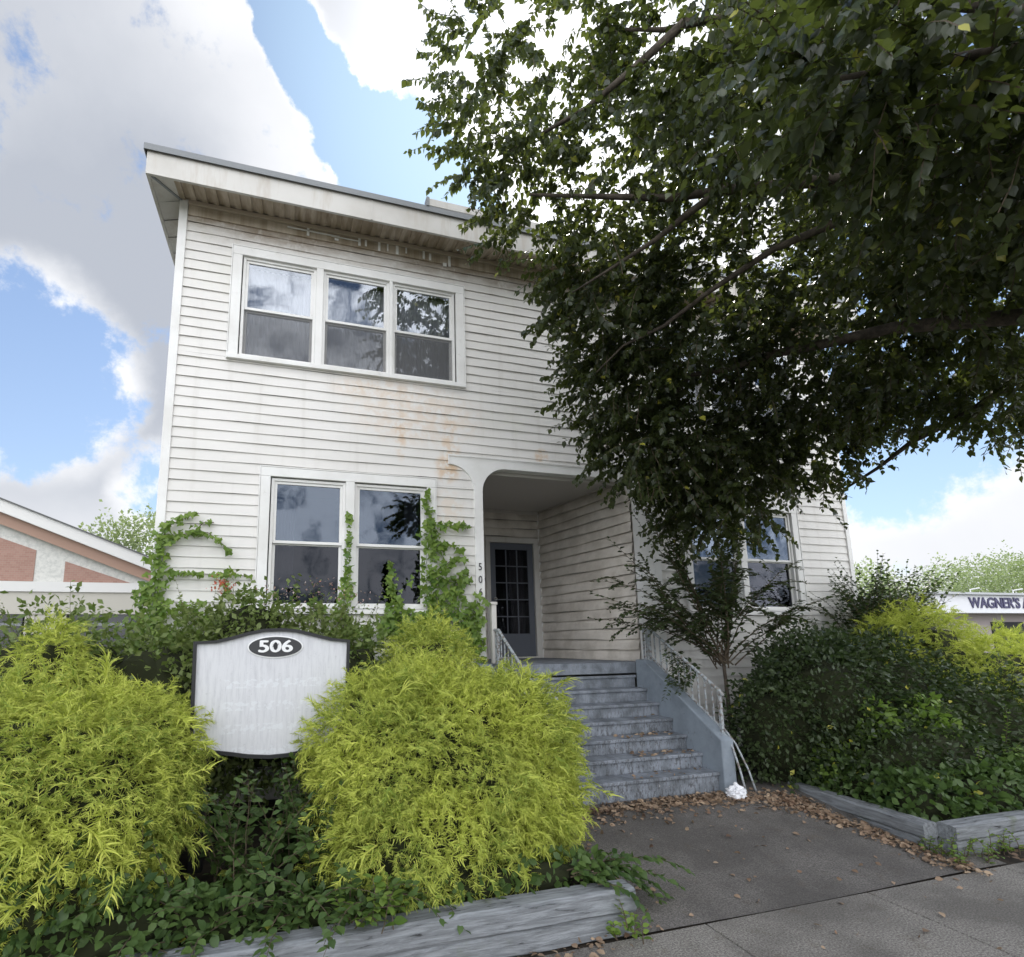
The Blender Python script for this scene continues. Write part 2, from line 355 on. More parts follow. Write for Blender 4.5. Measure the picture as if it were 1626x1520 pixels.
L_COVER = leafmat('ground_cover_leaf', [(.025,.055,.018), (.095,.15,.04), (.050,.09,.028)], .5, .2, (.16,.28,.05), yellow=.004)
L_ARCH = leafmat('arching_shrub_leaf', [(.028,.045,.020), (.06,.085,.032), (.040,.06,.026)], .5, .2, (.15,.2,.04))
L_FAR = leafmat('hazed_tree_leaf', [(.20,.26,.12), (.34,.40,.20), (.24,.28,.17)], .7, .3, (.3,.4,.12))  # distance haze put into the paler leaf colours
L_DEAD = leafmat('dead_leaf', [(.17,.10,.065), (.43,.32,.22), (.08,.045,.032)], .8, .1, (.3,.2,.1))
L_PINK = leafmat('pale_blossom', [(.5,.30,.26), (.45,.40,.36), (.6,.2,.14)], .8, .2, (.5,.3,.2))
M_CORE = mat('inner_shade', (.02, .024, .008), 1.)  # near-black colour standing in for shade between the sprays

# ------------------------------------------------------------------ foliage machinery
def leaf_tpl(kind='ovate'):
    if kind == 'ovate':   # base at origin, tip +Y, folded along midrib, 8 verts / 6 quads-ish as quads
        v = [(0,0,0), (-.30,.30,.07), (-.28,.62,.05), (0,1,-.10), (.28,.62,.05), (.30,.30,.07), (0,.33,0), (0,.66,-.02)]
        q = [(0,6,1,1), (1,6,7,2), (2,7,3,3), (0,5,6,6), (5,4,7,6), (4,3,7,7)]
        t = [(0,6,1), (1,6,7), (1,7,2), (2,7,3), (0,5,6), (5,4,7), (5,7,6), (4,3,7)]
    elif kind == 'small': # diamond folded
        v = [(0,0,0), (-.30,.48,.08), (0,1,-.05), (.30,.48,.08)]
        t = [(0,2,1), (0,3,2)]
    elif kind == 'ivy':
        v = [(0,0,0), (-.45,-.08,.03), (-.55,.30,.05), (-.25,.45,0), (0,1,-.08), (.25,.45,0), (.55,.30,.05), (.45,-.08,.03), (0,.4,-.03)]
        t = [(0,8,1), (1,8,2), (2,8,3), (3,8,4), (4,8,5), (5,8,6), (6,8,7), (7,8,0)]
    return np.array(v, float), np.array(t)
def frames(fwd, nrm):
    "rows: orthonormal frames with Y=fwd, Z~nrm"
    y = fwd/np.linalg.norm(fwd, axis=1, keepdims=True)
    x = np.cross(y, nrm); x /= np.maximum(np.linalg.norm(x, axis=1, keepdims=True), 1e-6)
    z = np.cross(x, y)
    return np.stack([x, y, z], 1)      # (n,3,3): local (lx,ly,lz) -> lx*x+ly*y+lz*z
def instance(tv, tf, P, Fm, S):
    V = np.einsum('kj,njc->nkc', tv, Fm)*np.asarray(S)[:, None, None] + P[:, None, :]
    n, k = len(P), len(tv)
    F = (tf[None]+(np.arange(n)*k)[:, None, None]).reshape(-1, tf.shape[1])
    return V.reshape(-1, 3), F
def leaves(P, fwd, size, kind='small', up=(0,0,1), jit=.5):
    tv, tf = leaf_tpl(kind); n = len(P)
    nrm = np.array(up)[None]+rng.normal(0, jit, (n, 3))
    return instance(tv, tf, P, frames(fwd+1e-6, nrm), size)
def join(parts):
    V = []; F = []; o = 0
    for v, f_ in parts: V.append(v); F.append(f_+o); o += len(v)
    return np.concatenate(V), np.concatenate(F)
def unit(n):
    v = rng.normal(size=(n, 3)); return v/np.linalg.norm(v, axis=1, keepdims=True)
def sample_blobs(bl, n, shell=(.8, 1.05), zmin=.02, lump=.12, inside=True):
    "bl: list (cx,cy,cz,rx,ry,rz); points near the union's surface, with outward normals"
    bl = np.array(bl, float); a = (bl[:, 3]*bl[:, 4]+bl[:, 4]*bl[:, 5]+bl[:, 3]*bl[:, 5]); pr = a/a.sum()
    P = []; N = []
    got = 0
    while got < n:
        k = n*2; i = rng.choice(len(bl), k, p=pr); u_ = unit(k)
        c, rr = bl[i, :3], bl[i, 3:]
        ph = np.sin(u_[:, 0]*7+i*1.7)*np.sin(u_[:, 1]*6+i)*np.sin(u_[:, 2]*8+i*2.3)+.6*np.sin(u_[:, 0]*17+i)*np.sin(u_[:, 2]*15+i*2)+.35*np.sin(u_[:, 1]*23)*np.sin(u_[:, 2]*21+u_[:, 0]*19)
        t = rng.uniform(shell[0]**3, shell[1]**3, k)**(1/3)*(1+lump*ph)
        p = c+u_*rr*t[:, None]; ok = p[:, 2] > zmin
        for j in range(len(bl)):
            q = (((p-bl[j, :3])/bl[j, 3:])**2).sum(1)
            ok &= (q > (shell[0]*.92)**2) | (i == j)
        nn = u_/rr; nn /= np.linalg.norm(nn, axis=1, keepdims=True)
        P.append(p[ok]); N.append(nn[ok]); got += ok.sum()
    return np.concatenate(P)[:n], np.concatenate(N)[:n]
def core_mesh(bl, name, parent, k=.74, m_=None):  # solid stand-in for inner branches, darkened like the shade in the gaps
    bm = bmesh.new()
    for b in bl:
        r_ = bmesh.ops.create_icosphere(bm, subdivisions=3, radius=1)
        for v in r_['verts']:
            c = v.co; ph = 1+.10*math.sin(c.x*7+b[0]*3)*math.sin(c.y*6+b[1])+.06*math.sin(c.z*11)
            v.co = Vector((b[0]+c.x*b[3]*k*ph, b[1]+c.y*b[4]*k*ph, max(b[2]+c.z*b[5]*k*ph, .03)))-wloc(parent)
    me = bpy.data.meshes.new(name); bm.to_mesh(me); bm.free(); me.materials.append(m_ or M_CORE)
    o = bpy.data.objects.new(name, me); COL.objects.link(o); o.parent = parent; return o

def thread_tpl(seed, n=19):
    "a weeping thread-leaf spray of unit length along +Y, droop -Z; quads"
    rg = np.random.default_rng(seed); V = []; F = []
    def ribbon(p0, d, ln, wd, droop):
        p = np.array(p0, float); d = np.array(d, float); d /= np.linalg.norm(d)
        side = np.cross(d, rg.normal(size=3)); side /= np.linalg.norm(side)
        b = len(V); S = 3
        for i in range(S+1):
            ww = wd*(1-.75*i/S); V.append(p-side*ww); V.append(p+side*ww)
            p = p+d*ln/S; d = d+np.array([0, 0, -droop/S]); d /= np.linalg.norm(d)
        for i in range(S): F.append((b+2*i, b+2*i+1, b+2*i+3, b+2*i+2))
    ribbon((0,0,0), (0,1,.25), 1., .026, 1.1)
    for i in range(n):
        t = rg.uniform(.05, .85); s = rg.choice([-1, 1])
        p0 = (0, t, .22*t-.35*t*t); a = rg.uniform(.35, 1.1)
        ribbon(p0, (s*math.sin(a), math.cos(a), rg.uniform(-.1, .5)), rg.uniform(.22, .5), .024, rg.uniform(.4, 1.7))
    return np.array(V), np.array(F)
TT = [thread_tpl(i) for i in range(8)]
def cypress(name, bl, n, size, label, cat='shrub', group=None, droop=.35, loc=None, m_=None):
    loc = loc or (bl[0][0], bl[0][1], .2)
    t = thing(name, loc, label, cat, group)
    core_mesh(bl, 'inner_shade_core', t, .66)
    P, N = sample_blobs(bl, n, (.72, 1.0), .12, .15)
    parts = []
    wh = rng.integers(0, len(TT), n)
    for k in range(len(TT)):
        s = wh == k; p, nn = P[s], N[s]; c = s.sum()
        fw = nn*.9+rng.normal(0, .5, (c, 3))+np.array([0, 0, .15-droop*.8])
        fw[:, 2] -= droop*(1-np.clip(nn[:, 2], -1, 1))*.35
        parts.append(instance(TT[k][0], TT[k][1], p, frames(fw, nn+rng.normal(0, .25, (c, 3))+np.array([0,0,.5])), rng.uniform(.5, 1.3, c)**1.0*size*np.where(rng.uniform(0, 1, c) < .03, 1.9, 1.)))
    V, F = join(parts); npmesh('foliage', V, F, m_ or L_GOLD, t)
    return t
def leafy(name, bl, n, size, m_, label, cat='shrub', kind='small', group=None, core=.7, shell=(.72, 1.08), zmin=.05, up=.6, jit=.8, lump=.15, loc=None, extra=None):
    loc = loc or (bl[0][0], bl[0][1], .15)
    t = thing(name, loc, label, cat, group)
    if core: core_mesh(bl, 'inner_shade_core', t, core)
    P, N = sample_blobs(bl, n, shell, zmin, lump)
    fw = N*.7+rng.normal(0, .6, (n, 3))+np.array([0, 0, -.25])
    parts = [leaves(P, fw, rng.uniform(.65, 1.3, n)*size, kind, (0, 0, up), jit)]
    if extra: parts += extra
    V, F = join(parts); npmesh('foliage', V, F, m_, t)
    return t
def wand(p0, d0, ln, nleaf, lsize, droop=.5, pairs=True, kind='small', S=10, wob=.05):
    "one arching stem with leaves along it -> (stem pts, leaf verts/faces)"
    p = np.array(p0, float); d = np.array(d0, float); d /= np.linalg.norm(d); pts = [p.copy()]; ds = [d.copy()]
    for i in range(S):
        d = d+np.array([0, 0, -droop/S])+rng.normal(0, wob, 3); d /= np.linalg.norm(d); p = p+d*ln/S; pts.append(p.copy()); ds.append(d.copy())
    pts = np.array(pts); ds = np.array(ds)
    t = np.linspace(.12, 1, nleaf)*S; i = np.minimum(t.astype(int), S-1); fr = (t-i)[:, None]
    P = pts[i]*(1-fr)+pts[i+1]*fr; dd = ds[i]
    side = np.cross(dd, [0, 0, 1.]); side /= np.maximum(np.linalg.norm(side, axis=1, keepdims=True), 1e-5)
    sg = np.where(np.arange(nleaf) % 2 == 0, 1., -1.)[:, None]
    fw = dd*.6+side*sg*.9+rng.normal(0, .22, (nleaf, 3))+np.array([0, 0, -.1])
    sz = lsize*rng.uniform(.75, 1.15, nleaf)*(1-.35*np.linspace(0, 1, nleaf)**2)
    return pts, leaves(P, fw, sz, kind, (0, 0, 1), .35)

# ------------------------------------------------------------------ setting
def struct(name, b, m_, **k): return tag(b.build(name, m_, None, **k), kind='structure')
b = MB(); b.box(-900, 900, -900, 1800, -.40, -.155); struct('ground', b, M_GROUND)
b = MB(); b.box(-60, 60, -11, .60, -.155, -.148); struct('road', b, M_ROAD)
b = MB(); b.box(-60, 60, .62, .78, -.3, .0); struct('road_kerb', b, M_SIDE, bevel=.015)
b = MB()        # sidewalk slabs with open joints
xs = [-40, -20, -9, -6.3, -3.6, -.95, 2.455, 3.77, 5.1, 6.6, 8.1, 9.6, 14, 30]
for i in range(len(xs)-1): b.box(xs[i]+.005, xs[i+1]-.005, .79, 2.93, -.2, 0)
struct('sidewalk', b, M_SIDE, bevel=.006)
b = MB(); b.box(-60, 60, .78, 3.3, -.19, -.012); struct('joint_dirt', b, M_SOIL)
def grid(name, x0, x1, y0, y1, nx, ny, zf, m_, skirt=0):
    X, Y = np.meshgrid(np.linspace(x0, x1, nx), np.linspace(y0, y1, ny)); Z = zf(X, Y)
    V = np.stack([X, Y, Z], -1).reshape(-1, 3); i = np.arange((ny-1)*nx).reshape(ny-1, nx)[:, :-1].ravel()
    o = npmesh(name, V, np.stack([i, i+1, i+nx+1, i+nx], 1), m_); o.data.shade_smooth(); return tag(o, kind='structure')
def wz(X, Y): return np.clip((Y-2.95)/1.55, 0, 1)**1.15*.21
def wnz(X, Y): return wz(X, Y)+.006*np.sin(X*2.1+1)*np.sin(Y*1.7)
grid('front_walk', 1.9, 5.2, 2.94, 5.3, 40, 30, wnz, M_WALK)
def bedz(X, Y): return .17+.05*np.sin(X*1.3)*np.cos(Y*1.1)+.02*np.sin(X*5+Y*4)
grid('left_bed_soil', -14, 1.98, 3.05, 5.83, 60, 14, bedz, M_SOIL)
grid('right_bed_soil', 4.93, 16, 3.27, 5.83, 50, 14, bedz, M_SOIL)

# ------------------------------------------------------------------ house
XL, XR, YF, ZT = -1.33, 7.97, 5.80, 6.60
house = thing('clapboard_house', (3.3, 5.8, 0), 'two storey off-white vinyl sided house with deep eaves, arched porch recess and stained wall', 'house')
def wob(a, b_): return .0022*math.sin(a*3.1+b_*1.7)+.0018*math.sin(a*7.3-b_*2.9)
def siding(name, pt, u0, u1, z0, z1, openings, zref=3.028, c=.1140, wav=1., lip=.0125, step=.32, mt=None, log=False):
    "pt(u, out, z) -> world"
    b = MB(); i0 = math.floor((z0-zref)/c)-1; i1 = math.ceil((z1-zref)/c)+1
    for i in range(i0, i1):
        za, zb = zref+i*c, zref+(i+1)*c
        cuts = sorted({max(za, z0), min(zb, z1)} | ({za+c*q for q in (.2, .4, .6, .8, .92) if z0 < za+c*q < z1} if log else set()) | {z for o in openings for z in o[2:4] if max(za, z0) < z < min(zb, z1)})
        for k in range(len(cuts)-1):
            a, e = cuts[k], cuts[k+1]
            if e-a < 1e-4: continue
            mid = (a+e)/2; iv = [(u0, u1)]
            for o in openings:
                if o[2] < mid < o[3]:
                    nv = []
                    for s_, t_ in iv:
                        if o[1] <= s_ or o[0] >= t_: nv.append((s_, t_)); continue
                        if o[0] > s_: nv.append((s_, o[0]))
                        if o[1] < t_: nv.append((o[1], t_))
                    iv = nv
            out = (lambda z: lip*(max(0, 1-max(0, (z-za)/c)**2.2))**.8+.001) if log else (lambda z: lip*(1-(z-za)/c)+.001)
            for s_, t_ in iv:
                n = max(1, int((t_-s_)/step)); us = [s_+(t_-s_)*j/n for j in range(n+1)]
                for j in range(n):
                    p, q = us[j], us[j+1]; dz = lambda uu, z: (z+wav*wob(uu, i)) if z0+.02 < z < z1-.02 and a != cuts[0]+9 else z
                    wo = lambda uu: wav*.9*wob(uu*1.3+5, i*2.1)
                    A = pt(p, out(a)+wo(p), dz(p, a)); B_ = pt(q, out(a)+wo(q), dz(q, a)); C_ = pt(q, out(e)+wo(q), dz(q, e)); D_ = pt(p, out(e)+wo(p), dz(p, e))
                    b.quad(A, B_, C_, D_)
                    if abs(a-za) < 1e-6:      # the lip's underside, running back under the course above
                        lo = .003; A2 = pt(p, out(a)+wo(p)+.0015, dz(p, a)-lo); B2 = pt(q, out(a)+wo(q)+.0015, dz(q, a)-lo)
                        b.quad(A2, B2, B_, A); b.quad(pt(p, out(a)-.005, dz(p, a)-lo), pt(q, out(a)-.005, dz(q, a)-lo), B2, A2); b.quad(pt(p, -.010, dz(p, a)+.006), pt(q, -.010, dz(q, a)+.006), pt(q, out(a)-.005, dz(q, a)-lo), pt(p, out(a)-.005, dz(p, a)-lo))
                    # nib strip so courses never show a see-through slit
    return b.build(name, mt or M_VINYL, house)
UP, LO = (-.70, 1.88, 4.78, 6.06), (-.30, 1.49, 2.05, 3.50)
RL, RU = (5.04, 6.92, 2.05, 3.50), (4.72, 7.30, 4.78, 6.06)
ARCH = (2.06, 4.58, 0.2, 3.80)
siding('front_wall', lambda a, o, z: (a, YF-o, z), XL+.06, XR-.05, .2, ZT-.06, [UP, LO, RL, RU, ARCH])
# solid sheathing behind the siding
def holes_wall(name, x0, x1, z0, z1, hs, y0, y1, m_):
    b = MB(); X = sorted({x0, x1}|{h[0] for h in hs}|{h[1] for h in hs}); Z = sorted({z0, z1}|{h[2] for h in hs}|{h[3] for h in hs})
    for i in range(len(X)-1):
        for j in range(len(Z)-1):
            mx, mz = (X[i]+X[i+1])/2, (Z[j]+Z[j+1])/2
            if any(h[0] < mx < h[1] and h[2] < mz < h[3] for h in hs): continue
            b.box(X[i], X[i+1], y0, y1, Z[j], Z[j+1])
    return b.build(name, m_, house)
holes_wall('sheathing', XL+.03, XR-.03, 0, ZT, [UP, LO, RL, RU, ARCH], YF+.012, YF+.10, M_DARK)
YB = 18.0
siding('side_wall', lambda a, o, z: (XL+.02-o, a, z), YF+.05, YB, .2, ZT, [])
siding('side_wall', lambda a, o, z: (XR-.02+o, a, z), YF+.05, YB, .2, ZT, [])
b = MB(); b.box(XL+.025, XL+.1, YF+.1, YB, 0, ZT); b.box(XR-.1, XR-.025, YF+.1, YB, 0, ZT); b.box(XL, XR, YB, YB+.1, 0, ZT); b.build('back_wall', M_TRIM, house)
for x0, x1 in ((XL-.012, XL+.075), (XR-.062, XR+.012)):
    b = MB(); b.prism([(x0, YF-.026, .1), (x1, YF-.026, .1), (x1, YF+.01, .1), (x0+(.025 if x0 < 0 else 0), YF+.01, .1)], (0, 0, ZT-.1))
    b.box(x0 if x0 < 0 else x1-.02, x0+.02 if x0 < 0 else x1, YF+.011, YF+.09, .1, ZT)
    b.build('corner_trim', M_TRIM, house, bevel=.004)
# roof, fascia, soffit
OX, OY, ZFB, ZFT = .26, .40, 6.475, 6.775
ex0, ex1, ey0, ey1 = XL-OX, XR+OX, YF-OY, YB+.3
b = MB(); b.box(ex0, ex1, ey0, ey0+.03, ZFB, ZFT-.03); b.box(ex0, ex0+.03, ey0+.031, ey1, ZFB+.002, ZFT-.032); b.box(ex1-.03, ex1, ey0+.031, ey1, ZFB+.002, ZFT-.032)
b.build('fascia', M_FASCIA, house)
b = MB()
for jx in (.72, 3.25, 5.9): b = MB(); b.box(jx, jx+.022, ey0-.006, ey0+.001, ZFB+.004, ZFT-.045); b.build('fascia_joint', M_FASCIA, house)
b = MB(); b.box(ex0-.02, ex1+.02, ey0-.022, ey1, ZFT-.028, ZFT+.012); b.build('roof', M_ROOF, house)
b = MB(); b.box(ex0-.026, ex1+.026, ey0-.030, ey0-.023, ZFT-.045, ZFT+.025); b.box(ex0-.030, ex0-.021, ey0-.022, ey1, ZFT-.045, ZFT+.025); b.build('drip_edge', M_ROOFEDGE, house)
b = MB(); b.box(1.40, ex1+.028, ey0-.034, ey0+.05, ZFT+.026, ZFT+.125); b.build('gravel_stop', M_FASCIA, house, bevel=.006)
b = MB(); b.box(1.37, 1.405, ey0-.040, ey0+.06, ZFT+.02, ZFT+.135); b.build('gravel_stop_end', M_ROOFEDGE, house)
# soffit panels with V grooves (front), sloping up a little to the wall
b = MB(); n = 2*80; y0, y1, z0, z1 = ey0+.031, YF-.002, ZFB+.02, ZT-.03
for i in range(n):
    x0 = XL-.01+(XR-XL+.02)*i/n; x1 = XL-.01+(XR-XL+.02)*(i+1)/n; d = .016 if i % 2 else 0
    b.quad((x0, y0, z0+d), (x1, y0, z0+d), (x1, y1, z1+d), (x0, y1, z1+d))
    b.quad((x1, y0, z0), (x1, y0, z0+.016), (x1, y1, z1+.016), (x1, y1, z1))
b.build('soffit', M_SOFFIT, house)
b = MB()
nn_ = 90
b.quad((ex0+.031, ey0+.031, z0), (XL-.01, ey0+.031, z0+.004), (XL-.01, YF, z1), (ex0+.031, YF, z0))
for i in range(nn_):
    ya = YF+(YB-YF)*i/nn_; yb = YF+(YB-YF)*(i+1)/nn_; d = .010 if i % 2 else 0
    b.quad((ex0+.031, ya, z0+d), (XL+.01, ya, z1+d), (XL+.01, yb, z1+d), (ex0+.031, yb, z0+d))
b.build('side_soffit', M_FASCIA, house)
b = MB(); b.quad((XR-.01, YF, z1), (ex1-.031, YF, z0), (ex1-.031, YB, z0), (XR-.01, YB, z1)); b.quad((XR, ey0+.03, z0), (ex1-.03, ey0+.03, z0), (ex1-.031, YF, z0), (XR-.01, YF, z1)); b.build('side_soffit', M_FASCIA, house)
b = MB(); b.bar((ex0+.05, ey0+.05, z0-.004), (XL+.01, YF-.005, z1-.006), .028, .008); b.build('soffit_mitre_strip', M_ROOFEDGE, house)
b = MB(); b.box(XL+.08, XR-.07, YF-.052, YF-.004, ZT-.085, ZT-.035); b.build('frieze_moulding', M_MOULD, house, bevel=.006)
b = MB(); b.box(XL+.08, XR-.07, YF-.024, YF-.003, ZT-.20, ZT-.086); b.build('frieze_board', M_SOFFIT, house)
# pale tatters where the frieze paint has peeled
b = MB()
for x, wd, h, z in ((.02,.03,.10,6.42),(.62,.03,.12,6.42),(.70,.025,.08,6.43),(.86,.03,.13,6.40),(.97,.02,.1,6.42),(1.08,.035,.12,6.40),(1.2,.02,.08,6.44),(1.42,.028,.11,6.41),(1.50,.03,.09,6.41),(1.75,.035,.16,6.37),(1.68,.05,.05,6.36),(.34,.05,.03,6.43),(-.2,.6,.018,6.475),(.3,.35,.015,6.47)):
    b = MB(); b.box(x, x+wd, YF-.034, YF-.0245, z, z+h); b.build('peeled_strip', M_TRIM, house, bevel=.004)
b = MB(); b.tube([(ex0+.03, 8.7, 6.46), (ex0+.05, 8.7, 6.2), (XL-.05, 8.7, 5.9), (XL-.05, 8.7, .4)], .04); b.build('downspout', M_TRIM, house, smooth=True)

# windows
def casing(x0, x1, z0, z1, mull, sill=.05, top=.10, wd=.10):
    b = MB(); y0, y1 = YF-.034, YF+.02
    b.box(x0, x0+wd, y0, y1, z0+sill, z1-top); b.box(x1-wd, x1, y0, y1, z0+sill, z1-top)
    b.box(x0, x1, y0-.002, y1, z1-top, z1); b.box(x0-.004, x1+.004, y0-.022, y1, z0, z0+sill)
    for a, e in mull: b.box(a, e, y0, y1, z0+sill, z1-top)
    # slim J-channel standing proud round the casing
    b.box(x0-.014, x0-.001, y0-.006, y1, z0, z1+.012); b.box(x1+.001, x1+.014, y0-.006, y1, z0, z1+.012); b.box(x0, x1, y0-.006, y1, z1+.001, z1+.012)
    b.build('window_casing', M_TRIM, house, bevel=.003)
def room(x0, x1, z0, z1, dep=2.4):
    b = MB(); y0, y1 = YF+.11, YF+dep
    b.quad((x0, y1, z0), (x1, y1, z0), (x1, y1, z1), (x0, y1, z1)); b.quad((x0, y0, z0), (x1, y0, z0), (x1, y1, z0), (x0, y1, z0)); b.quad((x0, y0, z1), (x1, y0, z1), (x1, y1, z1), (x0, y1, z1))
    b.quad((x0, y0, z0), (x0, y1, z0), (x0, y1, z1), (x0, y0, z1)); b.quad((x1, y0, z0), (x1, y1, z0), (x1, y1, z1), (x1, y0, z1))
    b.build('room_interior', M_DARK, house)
def curtain(x0, x1, z0, z1, y, m_, parent, amp=.012, per=.055):
    b = MB(); n = int((x1-x0)/.012)
    P = [(x0+(x1-x0)*i/n) for i in range(n+1)]
    yy = [y+amp*math.sin(2*math.pi*p/per+1.5*math.sin(p*9)) for p in P]
    for i in range(n): b.quad((P[i], yy[i], z0), (P[i+1], yy[i+1], z0), (P[i+1], yy[i+1], z1), (P[i], yy[i], z1))
    b.build('curtain', m_, parent, smooth=True)
def window(x0, x1, z0, z1, zr, drape=None, screen=True, dim=False, gl_=None):
    "double-hung: outer frame, upper sash set forward, lower sash behind with its insect screen"
    fw = .030; b = MB(); yo = YF-.004
    b.box(x0, x0+fw, yo, YF+.085, z0, z1); b.box(x1-fw, x1, yo, YF+.085, z0, z1); b.box(x0+fw, x1-fw, yo, YF+.085, z1-fw, z1); b.box(x0+fw, x1-fw, yo-.012, YF+.085, z0, z0+fw)
    win = b.build('window', M_TRIM, house, bevel=.002)
    sw = .030
    def sash(a0, a1, c0, c1, y):
        s = MB(); s.box(a0, a0+sw, y, y+.028, c0, c1); s.box(a1-sw, a1, y, y+.028, c0, c1); s.box(a0+sw, a1-sw, y, y+.028, c1-sw, c1); s.box(a0+sw, a1-sw, y, y+.028, c0, c0+sw)
        s.build('sash', M_TRIM, win, bevel=.002)
        s = MB(); s.box(a0+sw, a1-sw, y+.011, y+.015, c0+sw, c1-sw); s.build('pane', M_GLASS if screen else (M_GLASS_LOW if c0 > z0+.3 else M_GLASS_DIM), win)
    sash(x0+fw, x1-fw, zr-.004, z1-fw, YF+.012); sash(x0+fw, x1-fw, z0+fw, zr+.012, YF+.045)
    if screen:
        s = MB(); s.box(x0+fw+.004, x1-fw-.004, YF+.022, YF+.0235, z0+fw+.004, zr-.008); s.build('insect_screen', M_SCREEN, win)
    if drape: drape(win, x0+fw, x1-fw)
    return win
casing(-.765, 1.945, 4.755, 6.12, [(.147, .227), (1.005, 1.045)])
casing(*[-.366, 1.557, 1.995, 3.565], [(.529, .627)])
casing(4.985, 6.98, 1.995, 3.565, [(5.90, 6.00)])
casing(4.66, 7.37, 4.755, 6.12, [(5.57, 5.65), (6.43, 6.47)])
sh = lambda wn_, a, e: curtain(a, e, 4.80, 5.98, YF+.14, M_SHEER, wn_)
for a, e in ((-.655, .147), (.227, 1.005), (1.045, 1.83), (4.77, 5.57), (5.65, 6.43), (6.47, 7.26)): window(a, e, 4.805, 6.02, 5.39, sh)
def dl(wn_, a, e): curtain(a, a+.22, 2.1, 3.4, YF+.22, M_DRAPE, wn_, .02, .07)
def dr_(wn_, a, e): curtain(e-.18, e, 2.1, 3.4, YF+.22, M_DRAPE, wn_, .02, .07)
for a, e, dd in ((-.256, .529, dl), (.627, 1.451, dr_), (5.09, 5.90, None), (6.0, 6.87, dr_)): window(a, e, 2.055, 3.455, 2.75, dd, screen=False)
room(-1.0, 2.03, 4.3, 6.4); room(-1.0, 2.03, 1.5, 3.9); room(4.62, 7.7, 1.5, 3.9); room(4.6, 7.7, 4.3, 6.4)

# ------------------------------------------------------------------ porch recess
arc = lambda cx, cz, rr, a0, a1, n=10: [(cx+rr*math.cos(R(a0+(a1-a0)*i/n)), cz+rr*math.sin(R(a0+(a1-a0)*i/n))) for i in range(n+1)]
pl = [(1.73, 3.87), (1.73, 3.775)] + [(1.736+.30*math.sin(R(t_)), 3.475+.295*math.cos(R(t_))) for t_ in range(10, 91, 10)] + [(2.036, 3.3), (2.036, .2), (2.145, .2), (2.145, 3.46)] + \
     [(2.445-.30*math.cos(R(t_)), 3.46+.30*math.sin(R(t_))) for t_ in range(10, 91, 10)] + [(3.99, 3.757)] + \
     [(4.0+.29*math.sin(R(t_)), 3.467+.29*math.cos(R(t_))) for t_ in range(10, 91, 10)] + [(4.29, .2), (4.595, .2), (4.595, 3.45)] + \
     [(4.90-.30*math.cos(R(t_)), 3.475+.30*math.sin(R(t_))) for t_ in range(10, 91, 10)] + [(4.92, 3.87)]
b = MB(); b.prism([(x, YF-.030, z) for x, z in pl], (0, .125, 0)); b.build('porch_arch_trim', M_TRIM, house, bevel=.004)
b = MB(); b.box(1.715, 4.935, YF-.044, YF-.031, 3.872, 3.888); b.box(1.715, 1.729, YF-.044, YF-.031, 3.765, 3.871)
b.box(4.49, 4.505, YF-.040, YF-.0305, .3, 3.5); b.box(4.385, 4.395, YF-.036, YF-.0305, .3, 3.5); b.build('arch_moulding', M_TRIM, house)
PB = 7.92; sx0, sx1 = 4.29, 3.93
pv = Vector((sx1-sx0, PB-YF-.09, 0)); pn = Vector((-pv.y, pv.x, 0)).normalized(); PL = pv.length
def wallpt(a, o, z):
    q = Vector((sx0, YF+.09, z))+pv*(a/PL)+pn*(o*1.0); return tuple(q)
siding('porch_side_wall', wallpt, 0, PL, 1.40, 3.81, [], wav=2.6, lip=.036, log=True, step=.16, c=.140, zref=1.42, mt=M_PORCH_SHADE)
b = MB(); b.prism([wallpt(0, -.011, 1.3), wallpt(PL, -.011, 1.3), wallpt(PL, -.05, 1.3), wallpt(0, -.05, 1.3)], (0, 0, 2.6)); b.build('porch_wall_backing', M_FASCIA, house)
siding('porch_back_wall', lambda a, o, z: (a, PB-o, z), 2.10, sx1, 1.40, 3.81, [(3.0, 3.85, 1.2, 3.28)], wav=2, lip=.032, log=True, c=.14, zref=1.42, mt=M_PORCH_SHADE)
holes_wall('porch_back_sheathing', 2.0, 4.1, 1.2, 3.95, [(3.0, 3.85, 1.2, 3.28)], PB+.012, PB+.08, M_DARK)
b = MB(); b.box(2.02, 2.10, YF+.095, PB+.01, 1.3, 3.82); b.build('porch_left_wall', M_VINYL, house)
b = MB(); b.box(2.0, 4.6, YF+.10, PB+.1, 3.812, 3.86); b.build('porch_ceiling', M_CEIL, house)
b = MB(); b.box(2.11, 4.4, YF+.10, YF+.14, 3.72, 3.811); b.build('porch_ceiling_moulding', M_CEIL, house); b = MB(); b.box(2.11, sx1-.02, PB-.035, PB-.002, 3.765, 3.811); b.build('porch_ceiling_moulding', M_CEIL, house)
b = MB(); b.box(2.05, 4.28, YF-.02, PB+.06, 1.28, 1.412); b.build('porch_floor', M_STEP, house, bevel=.006)
b = MB(); b.box(sx1-.035, sx1-.008, PB-.04, PB-.004, 1.413, 3.76); b.build('porch_corner_strip', M_TRIM, house)
